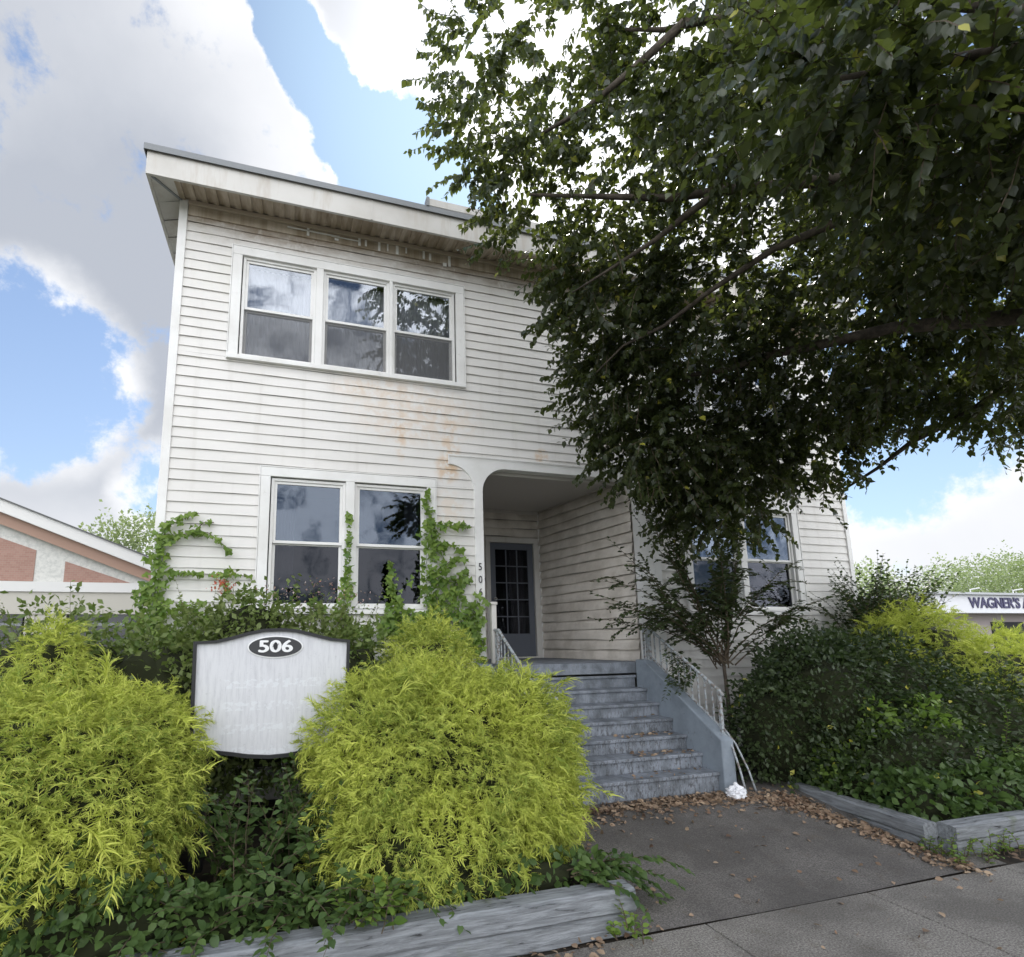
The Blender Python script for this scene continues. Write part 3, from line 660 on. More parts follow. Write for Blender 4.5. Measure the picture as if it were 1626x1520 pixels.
# door and its casing
b = MB(); y0, y1 = PB-.045, PB+.06
b.box(2.955, 3.03, y0, y1, 1.413, 3.27); b.box(3.80, 3.89, y0, y1, 1.413, 3.27); b.box(2.955, 3.89, y0-.004, y1, 3.27, 3.36); b.box(3.03, 3.80, y0-.01, y1, 1.413, 1.437)
b.build('door_casing', M_FASCIA, house, bevel=.004)
b = MB(); dx0, dx1, dz0, dz1 = 3.035, 3.795, 1.44, 3.265; st = .095; gz0, gz1 = 1.80, 3.16; y0, y1 = PB-.005, PB+.04
b.box(dx0, dx0+st, y0, y1, dz0, dz1); b.box(dx1-st, dx1, y0, y1, dz0, dz1); b.box(dx0+st, dx1-st, y0, y1, gz1, dz1); b.box(dx0+st, dx1-st, y0, y1, dz0, gz0)
gx0, gx1 = dx0+st, dx1-st
for i in (1, 2): xx = gx0+(gx1-gx0)*i/3; b.box(xx-.009, xx+.009, y0+.004, y1-.004, gz0, gz1)
for j in range(1, 5):
    zz = gz0+(gz1-gz0)*j/5
    for i in range(3): xa = gx0+(gx1-gx0)*i/3+(.0095 if i else 0); xb = gx0+(gx1-gx0)*(i+1)/3-(.0095 if i < 2 else 0); b.box(xa, xb, y0+.006, y1-.006, zz-.008, zz+.008)
door = b.build('door', M_DOOR, house, bevel=.003)
b = MB(); b.box(gx0, gx1, y0+.016, y0+.019, gz0, gz1); b.build('pane', M_GLASS_DIM, door)
b = MB(); b.tube([(3.095, y0-.002, 2.35), (3.095, y0-.045, 2.35)], .012); b.tube([(3.095, y0-.040, 2.35), (3.095, y0-.075, 2.35)], [.022, .026], 12); b.build('handle', M_METAL, door, smooth=True)
curtain(gx0, gx1, gz0-.02, gz1+.02, PB+.16, M_DRAPE, door, .012, .08)
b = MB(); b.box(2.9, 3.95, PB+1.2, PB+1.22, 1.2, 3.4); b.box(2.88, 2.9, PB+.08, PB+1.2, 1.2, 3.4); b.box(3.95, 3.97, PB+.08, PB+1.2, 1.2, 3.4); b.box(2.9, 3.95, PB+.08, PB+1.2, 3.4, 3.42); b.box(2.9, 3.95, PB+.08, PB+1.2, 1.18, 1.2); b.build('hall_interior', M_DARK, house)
for ch, z in (('5', 2.545), ('0', 2.395), ('6', 2.25)):
    text_mb(ch, .120, .004, lambda a, c, d, z=z: (2.09+a, YF-.036-d, z+c), .0, xs=.8).build('house_number', M_NUM, house)

# ------------------------------------------------------------------ front steps
steps = thing('front_steps', (3.1, 5.0, .1), 'worn grey painted flight of eight porch steps littered with leaves', 'steps')
for k in range(7):
    b = MB(); y = 4.52+.208*k; z = .391+.1445*k
    b.box(2.16, 4.098, y+.022, 5.82 if k == 6 else y+.30, z-.1455 if k else .05, z-.034); b.box(2.15, 4.099, y, 5.78 if k == 6 else y+.25, z-.033, z)
    b.build('step', M_STEP, steps, bevel=.007)
b = MB(); zt = lambda y: .722+.652*(y-4.50)
b.prism([(4.10, 4.47, .12), (4.10, 4.47, .700), (4.10, 5.60, zt(5.60)), (4.10, 5.765, 1.445), (4.10, 5.765, .12)], (.15, 0, 0)); b.build('cheek_wall', M_CHEEK, steps, bevel=.012)
b = MB(); b.prism([(2.0, 4.47, .12), (2.0, 4.47, .700), (2.0, 5.60, zt(5.60)), (2.0, 5.765, 1.445), (2.0, 5.765, .12)], (.145, 0, 0)); b.build('cheek_wall', M_CHEEK, steps, bevel=.012)
def railing(x, label, ghost=0):
    t = thing('stair_railing', (x, 4.54, .72), label, 'railing', None)
    zr = lambda y: 1.170+.625*(y-4.55); zl = lambda y: zt(y)+.045
    b = MB(); b.tube([(x, 4.50, zr(4.50)-.02), (x, 4.55, zr(4.55)), (x, 5.50, zr(5.50)), (x, 5.56, zr(5.54)+.02), (x, 5.76, zr(5.54)+.03)], .017); b.build('handrail', M_METAL, t, smooth=True)
    b = MB(); b.bar((x, 4.53, zl(4.53)), (x, 5.58, zl(5.58)), .022, .014); b.build('bottom_rail', M_METAL, t)
    for y in (4.55, 5.60):
        b = MB(); b.box(x-.015, x+.015, y-.015, y+.015, zt(y)-.02, zr(min(y, 5.54))+(.0 if y < 5 else .02)); b.build('post', M_METAL, t)
    n = 11
    for i in range(1, n):
        y = 4.55+(5.60-4.55)*i/n; b = MB(); b.box(x-.0065, x+.0065, y-.0065, y+.0065, zl(y), zr(min(y, 5.54))-.008); b.build('baluster', M_METAL, t)
    for y in (5.66, 5.71):
        b = MB(); b.box(x-.008, x+.008, y-.008, y+.008, 1.44, zr(5.54)+.015); b.build('baluster', M_METAL, t)
    return t
rt = railing(4.20, 'rusty grey metal railing on right side of the porch steps')
b = MB(); b.tube([(4.20, 4.55, .78), (4.225, 4.46, .62), (4.235, 4.40, .40), (4.24, 4.36, .22)], .010); b.build('scroll_end', M_METAL, rt, smooth=True)
b = MB(); b.tube([(4.21, 4.54, .80), (4.27, 4.47, .66), (4.33, 4.40, .42), (4.36, 4.36, .22)], .009); b.build('scroll_end', M_METAL, rt, smooth=True)
lt = railing(2.22, 'pale metal railing left of the porch steps, rising out of golden shrub')
b = MB(); b.box(2.19, 2.25, 5.69, 5.75, 1.44, 2.10); b.box(2.18, 2.26, 5.68, 5.76, 2.101, 2.135); b.build('newel_post', M_FASCIA, lt, bevel=.006)

# ------------------------------------------------------------------ number sign
sign = thing('number_sign', (-.11, 4.1, .2), 'weathered white signboard with black frame and oval 506 plate between golden shrubs', 'sign')
def outline(g=0.):
    top = [(-.63, 1.700), (-.50, 1.705), (-.40, 1.728), (-.28, 1.762), (-.18, 1.782), (-.06, 1.785), (.03, 1.777), (.16, 1.745), (.28, 1.714), (.405, 1.700)]
    bot = [(.395, .985), (.27, .975), (.12, .945), (.0, .928), (-.12, .924), (-.26, .938), (-.38, .962), (-.50, .982), (-.615, .990)]
    P = top+bot; cx, cz = -.11, 1.36
    return [(cx+(x-cx)*(1+g/.51), cz+(z-cz)*(1+g/.40)) for x, z in P]
b = MB(); b.prism([(x, 4.085, z) for x, z in outline()], (0, .02, 0)); b.build('board', M_SIGN, sign)
b = MB(); o1, o0 = outline(.020), outline(-.002); k = len(o0)
for i in range(k):
    j = (i+1) % k
    b.prism([(o0[i][0], 4.065, o0[i][1]), (o1[i][0], 4.065, o1[i][1]), (o1[j][0], 4.065, o1[j][1]), (o0[j][0], 4.065, o0[j][1])], (0, .075, 0))
b.build('frame', M_BLACK, sign)
ell = lambda rx, rz, y, cx=-.105, cz=1.672: [(cx+rx*math.cos(2*math.pi*i/48), y, cz+rz*math.sin(2*math.pi*i/48)) for i in range(48)]
b = MB(); b.prism(ell(.192, .080, 4.079), (0, .007, 0)); b.build('oval_border', M_WHITE, sign)
b = MB(); b.prism(ell(.182, .071, 4.074), (0, .006, 0)); b.build('oval_plate', M_OVAL, sign)
nb_ = MB()
for i, (ox, oz) in enumerate(((0,0), (.0055,0), (-.0055,0), (0,.0025), (0,-.0025), (.004,.002), (-.004,-.002))):
    q_ = text_mb('506', .118, .0015, lambda a, c, d: (-.105+a+ox, 4.069-d-i*.0003, 1.672+c+oz), 0, xs=1.36)
    n_ = len(nb_.v); nb_.v += q_.v; nb_.f += [tuple(k_+n_ for k_ in f_) for f_ in q_.f]
nb_.build('numerals', M_WHITE, sign)
b = MB()
for p0, p1 in (((-.122, 1.69), (-.108, 1.655)), ((-.108, 1.655), (-.085, 1.695)), ((-.125, 1.672), (-.10, 1.70))): b.bar((p0[0], 4.062, p0[1]), (p1[0], 4.062, p1[1]), .004, .003)
b.build('pencil_scribble', M_DARK, sign)
for x in (-.57, .36):
    b = MB(); b.box(x-.045, x+.045, 4.145, 4.235, .1, 1.62); b.build('post', M_BLACK, sign, bevel=.005)

# ------------------------------------------------------------------ edging timbers
def timber(a, b_, z0, h, wd, label, up=0):
    a, b_ = Vector(a), Vector(b_); d = b_-a; L = d.length; mid = (a+b_)/2
    m_ = MB(); n = 14
    ring = lambda s: [(s, y+random.uniform(-.004, .004), z+random.uniform(-.004, .004)) for y, z in ((-wd/2, .012), (-wd/2+.012, 0), (wd/2-.012, 0), (wd/2, .012), (wd/2, h-.016), (wd/2-.018, h), (-wd/2+.018, h), (-wd/2, h-.016))]
    rs = [ring(-L/2+L*i/n) for i in range(n+1)]
    for q in rs: m_.v += q
    for i in range(n):
        for j in range(8): m_.f.append((i*8+j, i*8+(j+1) % 8, i*8+8+(j+1) % 8, i*8+8+j))
    m_.f.append(tuple(range(7, -1, -1))); m_.f.append(tuple(n*8+j for j in range(8)))
    o = m_.build('edging_timber', M_TIMBER); o.location = (mid.x, mid.y, z0); o.rotation_euler = (0, 0, math.atan2(d.y, d.x))
    return tag(o, label, 'timber', 'weathered timbers edging the planting beds')
timber((-2.2, 3.05, 0), (2.00, 3.03, 0), .118, .128, .145, 'upper grey timber edging the left bed, split along its face')
timber((-1.9, 3.05, 0), (1.985, 3.035, 0), -.01, .126, .14, 'lower grey timber under the split one of the left bed')
timber((-6.3, 3.07, 0), (-2.21, 3.05, 0), .118, .128, .145, 'upper grey timber of the left bed nearest the left shrub')
timber((-6.3, 3.07, 0), (-1.91, 3.055, 0), -.01, .126, .14, 'lower grey timber of the left bed beneath the left shrub')
timber((4.90, 3.23, 0), (4.99, 4.52, 0), .118, .115, .135, 'upper grey timber running beside the walk towards the steps')
timber((4.92, 3.25, 0), (5.0, 4.60, 0), .0, .117, .135, 'lower grey timber lying beside the walk among dead leaves')
timber((4.975, 3.17, 0), (11.8, 3.15, 0), .12, .115, .135, 'upper grey timber along the sidewalk at the right bed corner')
timber((4.99, 3.18, 0), (11.8, 3.16, 0), .0, .119, .135, 'lower grey timber along the sidewalk under right bed weeds')

# ------------------------------------------------------------------ plastic bag
b = MB(); bm = bmesh.new(); bmesh.ops.create_icosphere(bm, subdivisions=4, radius=1)
for v in bm.verts:
    c = v.co.copy(); k = 1+.28*math.sin(c.x*9+c.y*5)*math.cos(c.z*8)+.22*abs(math.sin(c.y*12+c.z*7))+random.uniform(-.07, .07)
    v.co = Vector((c.x*.075*k, c.y*.06*k, max(c.z*.055*k+.045, .0)))
    if c.z > .75: v.co.z += .035*(c.z-.75)*4; v.co.x *= .5; v.co.y *= .6
me = bpy.data.meshes.new('plastic_bag'); bm.to_mesh(me); bm.free(); me.materials.append(mat('white_plastic', (.8, .8, .83), .35))
o = bpy.data.objects.new('plastic_bag', me); COL.objects.link(o); o.location = (4.12, 4.36, .19)
tag(o, 'crumpled white plastic bag lying at the foot of the steps', 'bag')

# ------------------------------------------------------------------ neighbouring buildings
Y0 = 16.0
brick = mat('orange_brick', rough=.9, fn=lambda t, p, P: sock(t, p, 'Base Color', t('ShaderNodeTexBrick', {'Vector': t.vec(t('ShaderNodeSeparateXYZ', {0: P}).outputs[0], t('ShaderNodeSeparateXYZ', {0: P}).outputs[2], 0.), 'Color1': (.33,.19,.15,1), 'Color2': (.38,.23,.185,1), 'Mortar': (.36,.29,.25,1), 'Scale': 4.5, 'Mortar Size': .012}).outputs[0]))
stucco = mat('white_brick_paint', rough=.9, fn=lambda t, p, P: sock(t, p, 'Base Color', t.mix(t.mr(t.noise(P, 9, 5, .7), .4, .65), (.66,.65,.61), (.52,.52,.49))))
tanb = mat('tan_board', (.36, .235, .18), .8); beige = mat('beige_siding', (.50, .475, .42), .8); wht = mat('neighbour_trim', (.68, .67, .65), .6)
nb = thing('neighbor_building', (-9, Y0, 0), 'low gabled building left of the house with white and orange brick panels', 'building')
rk = lambda x, o=0.: 5.454-.402*(x+7.35)+o
def rakeband(name, x0, x1, o0, o1, y, th, m_):
    b = MB(); b.prism([(x0, y, rk(x0, o1)), (x1, y, rk(x1, o1)), (x1, y, rk(x1, o0)), (x0, y, rk(x0, o0))], (0, th, 0)); b.build(name, m_, nb)
xp = -12.5; xe = -1.75
rakeband('roof_fascia', xp, xe, 0, -.31, Y0-.35, .06, wht)
rakeband('rake_board', xp, xe, -.31, -.62, Y0-.20, .06, tanb)
rakeband('rake_soffit', xp, xe, -.29, -.32, Y0-.34, .33, wht)
rakeband('roof', xp, xe-.0, .035, .0, Y0-.40, 12, M_ROOF)
b = MB(); b.prism([(xp, Y0-.40, rk(xp)+.03), (xp, Y0-.40, rk(xp)-.6), (2*xp-xe, Y0-.40, rk(xe)-.6), (2*xp-xe, Y0-.4, rk(xe))], (0, 12, 0)); b.build('far_roof_slope', M_ROOF, nb)
b = MB(); b.prism([(xp, Y0, rk(xp, -.5)), (xe-.1, Y0, rk(xe-.1, -.5)), (xe-.1, Y0, 2.5), (2*xp-xe, Y0, 2.5), (2*xp-xe, Y0, rk(xe-.1, -.5))], (0, .2, 0)); b.build('gable_wall', stucco, nb)
b = MB(); b.prism([(xp-.5, Y0-.02, 3.38), (xp-.5, Y0-.02, rk(xp)-.95), (-6.42, Y0-.02, rk(-6.42)-.93), (-6.42, Y0-.02, 3.34)][::-1], (0, .03, 0)); b.build('brick_panel', brick, nb)
b = MB(); b.prism([(-5.745, Y0-.02, 3.33), (-5.745, Y0-.02, rk(-5.745)-.93), (-4.17, Y0-.02, 3.33)], (0, .03, 0)); b.build('brick_panel', brick, nb)
b = MB(); b.box(2*xp-xe, xe-.1, Y0-.10, Y0-.021, 3.07, 3.325); b.build('tie_band', wht, nb)
b = MB(); b.box(2*xp-xe, xe-.1, Y0-.05, Y0+.15, 2.50, 3.068); b.build('lower_wall', beige, nb)
b = MB(); b.box(2*xp-xe, xe-.1, Y0-.02, Y0+.15, 0, 1.0); b.box(-6.5, -5.6, Y0-.019, Y0+.15, 1.0, 2.5); b.build('base_wall', beige, nb)
b = MB(); b.box(2*xp-xe, xe-.1, Y0+.16, Y0+.30, 0, 2.5); b.build('back_panel', M_DARK, nb)
for x0, x1 in ((-9.5, -8.1), (-8.0, -6.56), (-5.55, -3.9), (-3.8, -2.0)):
    b = MB(); b.box(x0, x1, Y0+.02, Y0+.10, 1.0, 2.495); wno = b.build('window', mat('dark_window', (.03, .03, .035), .15, spec=.6), nb)
    b = MB(); b.box(x0, x1, Y0-.0, Y0+.015, 2.20, 2.27); b.build('sash_bar', M_ROOFEDGE, wno)
ab = thing('auto_shop', (22.2, 12, 0), 'low white auto shop beyond the right shrubs with blue lettering on its fascia', 'building')
YA = 12.0; sc_ = YA/25
b = MB(); zc = lambda z: 1.7+(z-1.7)*sc_
b.box(19.2, 33, YA+.02, YA+9, 0, zc(3.10)); b.build('wall', mat('pinkish_wall', (.36, .31, .31), .8), ab)
b = MB(); b.box(19.0, 33, YA-.5, YA+.019, zc(3.10), zc(4.30)); b.build('sign_fascia', mat('white_fascia', (.70, .70, .74), .5), ab)
b = MB(); b.box(18.9, 33, YA-.62, YA+9, zc(4.30)+.002, zc(4.30)+.07); b.build('roof', mat('pale_roof_edge', (.45, .46, .48), .6), ab)
M_LET = mat('navy_lettering', (.045, .04, .11), .5)
text_mb("WAGNER'S AUTO", .46, .01, lambda a, c, d: (22.55+a, YA-.515-d, zc(3.74)+c), .012, xs=1.06).build('lettering', M_LET, ab)
for x in (21.1, 23.2, 25.3):
    b = MB(); b.tube([(x, YA-.3, zc(4.3)+.07), (x, YA-.3, zc(4.3)+.19), (x, YA-.55, zc(4.3)+.22)], .02, 6); b.build('gooseneck_lamp', M_WHITE, ab)
for x in (22.4, 25.6):
    b = MB(); b.box(x, x+1.6, YA-.02, YA+.02, .9, 2.1); b.build('window', M_DARK, ab)
b = MB(); b.tube([(27.5+t_*.6, 16, 4.05+.62*(1-((t_-2.5)/2.5)**2)) for t_ in np.linspace(0, 5, 14)], .012, 5)
tag(b.build('overhead_cable', M_ROOFEDGE), 'thin dark cable arching above the auto shop roof', 'cable')

# ------------------------------------------------------------------ golden cypresses
GRP = 'golden thread-leaf cypresses around the house'
cypress('golden_cypress', [(1.12, 3.92, .70, .90, .78, .74), (1.28, 3.98, .98, .58, .60, .46), (.68, 3.85, .80, .48, .58, .55), (1.62, 3.95, .60, .52, .60, .66), (1.22, 4.75, 1.30, .42, .48, .60), (.95, 3.55, .42, .75, .45, .42), (.95, 4.2, 1.25, .30, .35, .35), (.62, 3.95, .98, .50, .5, .50), (1.66, 4.0, .95, .50, .55, .50)], 18500, .100,
        'big round golden thread-leaf cypress right of the 506 sign', group=GRP)
cypress('golden_cypress', [(-1.45, 3.85, .78, .90, .80, .76), (-1.12, 3.72, .72, .56, .60, .60), (-.95, 4.0, 1.0, .42, .4, .40), (-2.15, 3.85, .70, .85, .75, .72), (-3.3, 4.0, .7, 1.0, .8, .75), (-1.66, 4.55, 1.45, .20, .3, .42), (-2.6, 4.5, 1.0, .6, .5, .62), (-1.7, 3.45, .45, .9, .45, .45)], 22000, .100,
        'spreading golden thread-leaf cypress left of the 506 sign', group=GRP)
cypress('golden_cypress', [(7.6, 4.75, 1.28, .62, .5, .85), (8.5, 4.6, .95, .9, .6, .82), (7.0, 4.85, 1.45, .28, .3, .45), (9.4, 4.5, .9, .9, .7, .7), (7.3, 4.9, 1.4, .40, .4, .62)], 9000, .115,
        'golden thread-leaf cypress behind the dark shrub at the right corner', group=GRP, m_=L_GOLD)
# ------------------------------------------------------------------ leafy shrubs, left bed
leafy('overgrown_shrub', [(-.15, 5.1, 1.25, .85, .45, .80), (.45, 5.0, 1.15, .6, .4, .75), (-.75, 5.15, 1.15, .55, .4, .80), (-.35, 5.15, 1.75, .38, .3, .42)], 9000, .062, L_MID,
      'tangled olive green shrub standing behind the 506 sign', extra=None, lump=.25)
leafy('overgrown_shrub', [(-2.0, 5.4, 1.25, .65, .4, .80), (-1.10, 4.95, 1.15, .55, .35, .76), (-1.6, 5.0, 1.2, .5, .35, .74), (-2.9, 5.6, 1.1, .8, .5, .8)], 6500, .065, L_MID,
      'loose olive green shrub between the left cypress and house corner', lump=.25)
def sprig_bush(name, label, roots, n, ln, nleaf, lsize, m_, droop, spread, cat='shrub', up=.9, kind='small', bias=(0,0,0), stem=.004, group=None, wob=.07, loc=None):
    t = thing(name, loc or tuple(roots[0]), label, cat, group)
    parts = []; b = MB()
    for i in range(n):
        p0 = np.array(roots[i % len(roots)])+rng.normal(0, .06, 3)*np.array([1, 1, .3]); a = rng.uniform(0, 2*math.pi); s = spread*rng.uniform(.2, 1)
        d = np.array([math.cos(a)*s, math.sin(a)*s*.6, up])+np.array(bias)
        pts, lv = wand(p0, d, ln*rng.uniform(.6, 1.1), nleaf, lsize, droop*rng.uniform(.6, 1.3), kind=kind, wob=wob); parts.append(lv)
        b.tube([tuple(q) for q in pts], [stem*(1-.7*k/(len(pts)-1)) for k in range(len(pts))], 4, cap=False)
    V, F = join(parts); npmesh('foliage', V, F, m_, t); b.build('stems', M_TWIG, t)
    return t
sprig_bush('butterfly_bush', 'wispy pale-tipped shrub in front of the left building', [(-2.35, 5.9, .9), (-2.6, 6.0, .8), (-2.1, 5.8, .9)], 60, 1.35, 26, .06, L_MID, .7, .55)
t = sprig_bush('flowering_shrub', 'wispy shrub with coral and faded blossoms below the lower windows', [(-.55, 5.35, 1.3), (.1, 5.3, 1.25), (.45, 5.3, 1.3)], 80, 1.0, 24, .045, L_MID, .5, .5)
P = rng.normal(0, 1, (90, 3))*np.array([.05, .04, .035])+np.array([-.60, 5.1, 2.22])
V, F = leaves(P, rng.normal(0, 1, P.shape), rng.uniform(.02, .035, len(P)), 'small'); npmesh('blossom', V, F, leafmat('coral_blossom', [(.6,.13,.08), (.65,.2,.12), (.5,.1,.06)], .8, .2, (.5,.1,.05)), t)
P = np.concatenate([rng.normal(0, 1, (40, 3))*np.array([.12, .05, .05])+np.array(c) for c in ((.28, 5.05, 2.2), (-.1, 5.1, 2.15), (.5, 5.1, 2.12))])
V, F = leaves(P, rng.normal(0, 1, P.shape), rng.uniform(.02, .032, len(P)), 'small'); npmesh('blossom', V, F, L_PINK, t)
# ------------------------------------------------------------------ ivy on the wall
def ivy(label, paths, dens, size, loc, fills=(), y=YF-.05):
    t = thing('ivy', loc, label, 'climbing plant', None); P = []; b = MB()
    for pts in paths:
        pts = [np.array(p, float) for p in pts]; w_ = pts[0][2] if len(pts[0]) > 2 else .05
        for i in range(len(pts)-1):
            L = np.hypot(*(pts[i+1][:2]-pts[i][:2])); n = max(2, int(L*dens*(pts[i][2]+.02)/.05)); s = rng.uniform(0, 1, n)[:, None]
            q = pts[i][:2]*(1-s)+pts[i+1][:2]*s; ww = pts[i][2]*(1-s)+pts[i+1][2]*s
            q = q+rng.normal(0, 1, q.shape)*ww*.7; P.append(np.stack([q[:, 0], y-rng.uniform(0, .07, n), q[:, 1]], 1))
        b.tube([(p[0], y+.02, p[1]) for p in pts], .005, 4, cap=False)
    for x0, x1, z0, z1, n in fills:
        q = np.stack([rng.uniform(x0, x1, n), y-rng.uniform(0, .12, n), rng.uniform(z0, z1, n)], 1)
        k = (np.sin(q[:, 0]*9+q[:, 2]*5)+np.sin(q[:, 2]*13-q[:, 0]*4)) > -.75; P.append(q[k])
    P = np.concatenate(P); n = len(P)
    fw = rng.normal(0, .6, (n, 3))+np.array([0, -.35, -.8])
    V, F = leaves(P, fw, rng.uniform(.45, 1.3, n)*size, 'ivy', (0, -1.3, .4), .5); npmesh('foliage', V, F, L_IVY, t); b.build('stems', M_TWIG, t); return t
ivy('leafy vine climbing the left house corner with thin runners reaching right', [
    [(-1.25, 1.5, .12), (-1.27, 2.1, .09), (-1.28, 2.6, .06), (-1.24, 2.85, .05), (-1.1, 2.95, .025), (-.95, 3.02, .010)],
    [(-1.24, 2.75, .06), (-1.05, 2.80, .04), (-.85, 2.82, .03), (-.72, 2.72, .015), (-.62, 2.62, .008)], [(-1.0, 2.8, .02), (-.9, 2.92, .012), (-.8, 2.93, .008)],
    [(-1.25, 2.40, .02), (-1.0, 2.40, .012), (-.75, 2.39, .012), (-.66, 2.39, .008)], [(-.62, 2.15, .02), (-.66, 2.3, .012), (-.62, 2.45, .006)], [(-.66, 2.39, .006), (-.4, 2.38, .005)],
    [(-1.42, 1.7, .08), (-1.40, 2.0, .07), (-1.36, 2.3, .05)]], 85, .062, (-1.2, 5.75, .2), [(-1.25, -.45, 1.2, 2.12, 900)])
ivy('leafy vine between and right of the lower left windows', [
    [(1.55, 1.6, .18), (1.52, 2.1, .15), (1.50, 2.6, .11), (1.47, 3.0, .07), (1.45, 3.25, .035), (1.44, 3.40, .012)],
    [(1.50, 2.95, .05), (1.68, 3.02, .03), (1.85, 3.03, .02), (2.0, 3.02, .012)], [(1.62, 2.5, .05), (1.74, 2.62, .03), (1.9, 2.62, .008)], [(1.5, 2.75, .05), (1.72, 2.80, .02), (1.86, 2.72, .006)], [(1.6, 2.4, .03), (1.75, 2.38, .01), (1.95, 2.37, .005)],
    [(1.65, 1.9, .13), (1.78, 2.25, .08), (1.84, 2.45, .05), (1.93, 2.50, .02)], [(1.9, 1.7, .13), (2.0, 2.0, .09), (2.05, 2.15, .06)],
    [(.55, 1.5, .10), (.52, 2.0, .07), (.55, 2.3, .045), (.56, 2.7, .02), (.565, 3.1, .008)], [(1.05, 1.8, .10), (1.05, 2.2, .07), (1.03, 2.45, .03), (1.02, 2.6, .01)], [(.35, 1.9, .07), (.2, 2.15, .03)]], 80, .068, (1.6, 5.75, .2),
    [(.9, 2.1, 1.2, 2.05, 900), (-.3, 1.0, 1.0, 1.85, 900)])
# ------------------------------------------------------------------ shade plants under the sign and along the left timber
leafy('ground_cover', [(-.3, 3.35, .22, .65, .25, .18), (.35, 3.28, .22, .9, .18, .14), (-.95, 3.25, .28, .7, .25, .22), (1.3, 3.25, .25, .8, .18, .16), (-1.7, 3.20, .40, .95, .20, .38), (-1.2, 3.25, .38, .5, .22, .34), (-2.8, 3.3, .3, .9, .25, .3)], 5200, .062, L_COVER,
      'low dark green ground cover along the left timber below the sign', 'ground cover', kind='ovate', core=.6, loc=(0, 3.4, .17))
sprig_bush('shade_sapling', 'leafy dark sapling growing under the 506 signboard', [(.12, 3.95, .2), (.22, 4.0, .2), (.0, 3.9, .2), (.3, 3.75, .2), (.25, 3.6, .2), (-.3, 3.7, .2), (-.15, 3.55, .2)], 90, .7, 16, .085, L_COVER, .8, .5, 'sapling', kind='ovate')
sprig_bush('shade_sapling', 'arching leafy seedlings spilling over the left timber edge', [(-.75, 3.35, .2), (-.45, 3.30, .2), (.1, 3.25, .22), (.45, 3.2, .22)], 50, .6, 16, .075, L_COVER, 1.5, .9, 'sapling', kind='ovate', bias=(.1, -.3, 0), up=.6)
sprig_bush('bright_seedling', 'small bright yellow-green seedling at the left timber edge', [(.42, 3.06, .24), (.5, 3.04, .24)], 9, .26, 8, .085, L_IVY, 1.2, .9, 'seedling', kind='ovate', up=.7)
sprig_bush('fallen_frond', 'dark feathery sprigs arching over the walk beside timber end', [(1.75, 3.2, .28), (1.8, 3.22, .28)], 5, .74, 40, .07, L_COVER, 1.1, .15, 'sprig', kind='ovate', bias=(1.2, -.08, -.15), up=.5, wob=.03)
sprig_bush('fallen_frond', 'short feathery sprig drooping across the end of left timber', [(1.72, 3.12, .27)], 5, .34, 24, .06, L_COVER, 1.8, .2, 'sprig', kind='ovate', bias=(.7, -.35, 0), up=.4)
sprig_bush('bright_seedling', 'small green weed at the foot of the left timber end', [(1.9, 2.94, .02)], 10, .17, 8, .05, L_IVY, 1., .8, 'seedling', kind='ovate')
# ------------------------------------------------------------------ right bed
leafy('dense_shrub', [(5.12, 4.75, .62, .55, .5, .72), (5.7, 4.6, .85, .82, .6, .85), (6.5, 4.6, .85, .9, .65, .85), (7.4, 4.3, .6, .9, .6, .70), (5.9, 5.0, 1.15, .6, .5, .65), (6.6, 5.1, 1.2, .55, .4, .55), (6.1, 4.0, .45, 1.0, .45, .50)], 26000, .058, L_DARK,
      'large dense dark green shrub right of the porch steps', lump=.2, loc=(5.9, 4.5, .17))
leafy('ground_cover', [(5.35, 4.1, .22, .33, .5, .30), (5.4, 3.6, .22, .40, .32, .26), (6.1, 3.50, .24, .75, .26, .30), (7.0, 3.5, .25, .9, .28, .32), (8.2, 3.6, .25, .9, .35, .4)], 7000, .068, L_COVER,
      'leafy ground cover spilling to the right bed timbers', 'ground cover', kind='ovate', core=.6, loc=(5.8, 3.7, .17))
leafy('creeping_vine', [(5.65, 4.05, .55, .22, .16, .50), (6.15, 3.95, .8, .25, .18, .28), (5.35, 4.25, .35, .3, .2, .3)], 1500, .065, L_IVY,
      'lighter green vine climbing through the dark shrub near the walk', 'vine', kind='ovate', core=0, shell=(.3, 1.1), loc=(5.6, 4.0, .17))
sprig_bush('fern_like_sapling', 'feathery light green sapling leaning over the right bed corner', [(6.9, 3.75, .35), (7.1, 3.8, .35), (6.7, 3.75, .4)], 26, .85, 34, .05, L_IVY, 1.5, .9, 'sapling', kind='small', bias=(-.5, -.25, 0), up=.7)
sprig_bush('corner_weed', 'small green weeds rooted at foot of the right timber corner', [(4.93, 3.08, .0), (5.1, 3.06, .0), (5.45, 3.07, .0), (4.84, 3.16, 0)], 34, .2, 9, .045, L_IVY, .9, .8, 'weed', kind='ovate')
sprig_bush('tall_weed', 'dark leafy tall weeds beside the right corner of the house', [(7.7, 5.35, 1.4), (8.1, 5.4, 1.5), (8.5, 5.4, 1.35), (7.4, 5.3, 1.3)], 190, 1.35, 32, .075, L_DARK, .5, .55, 'weeds', kind='ovate')
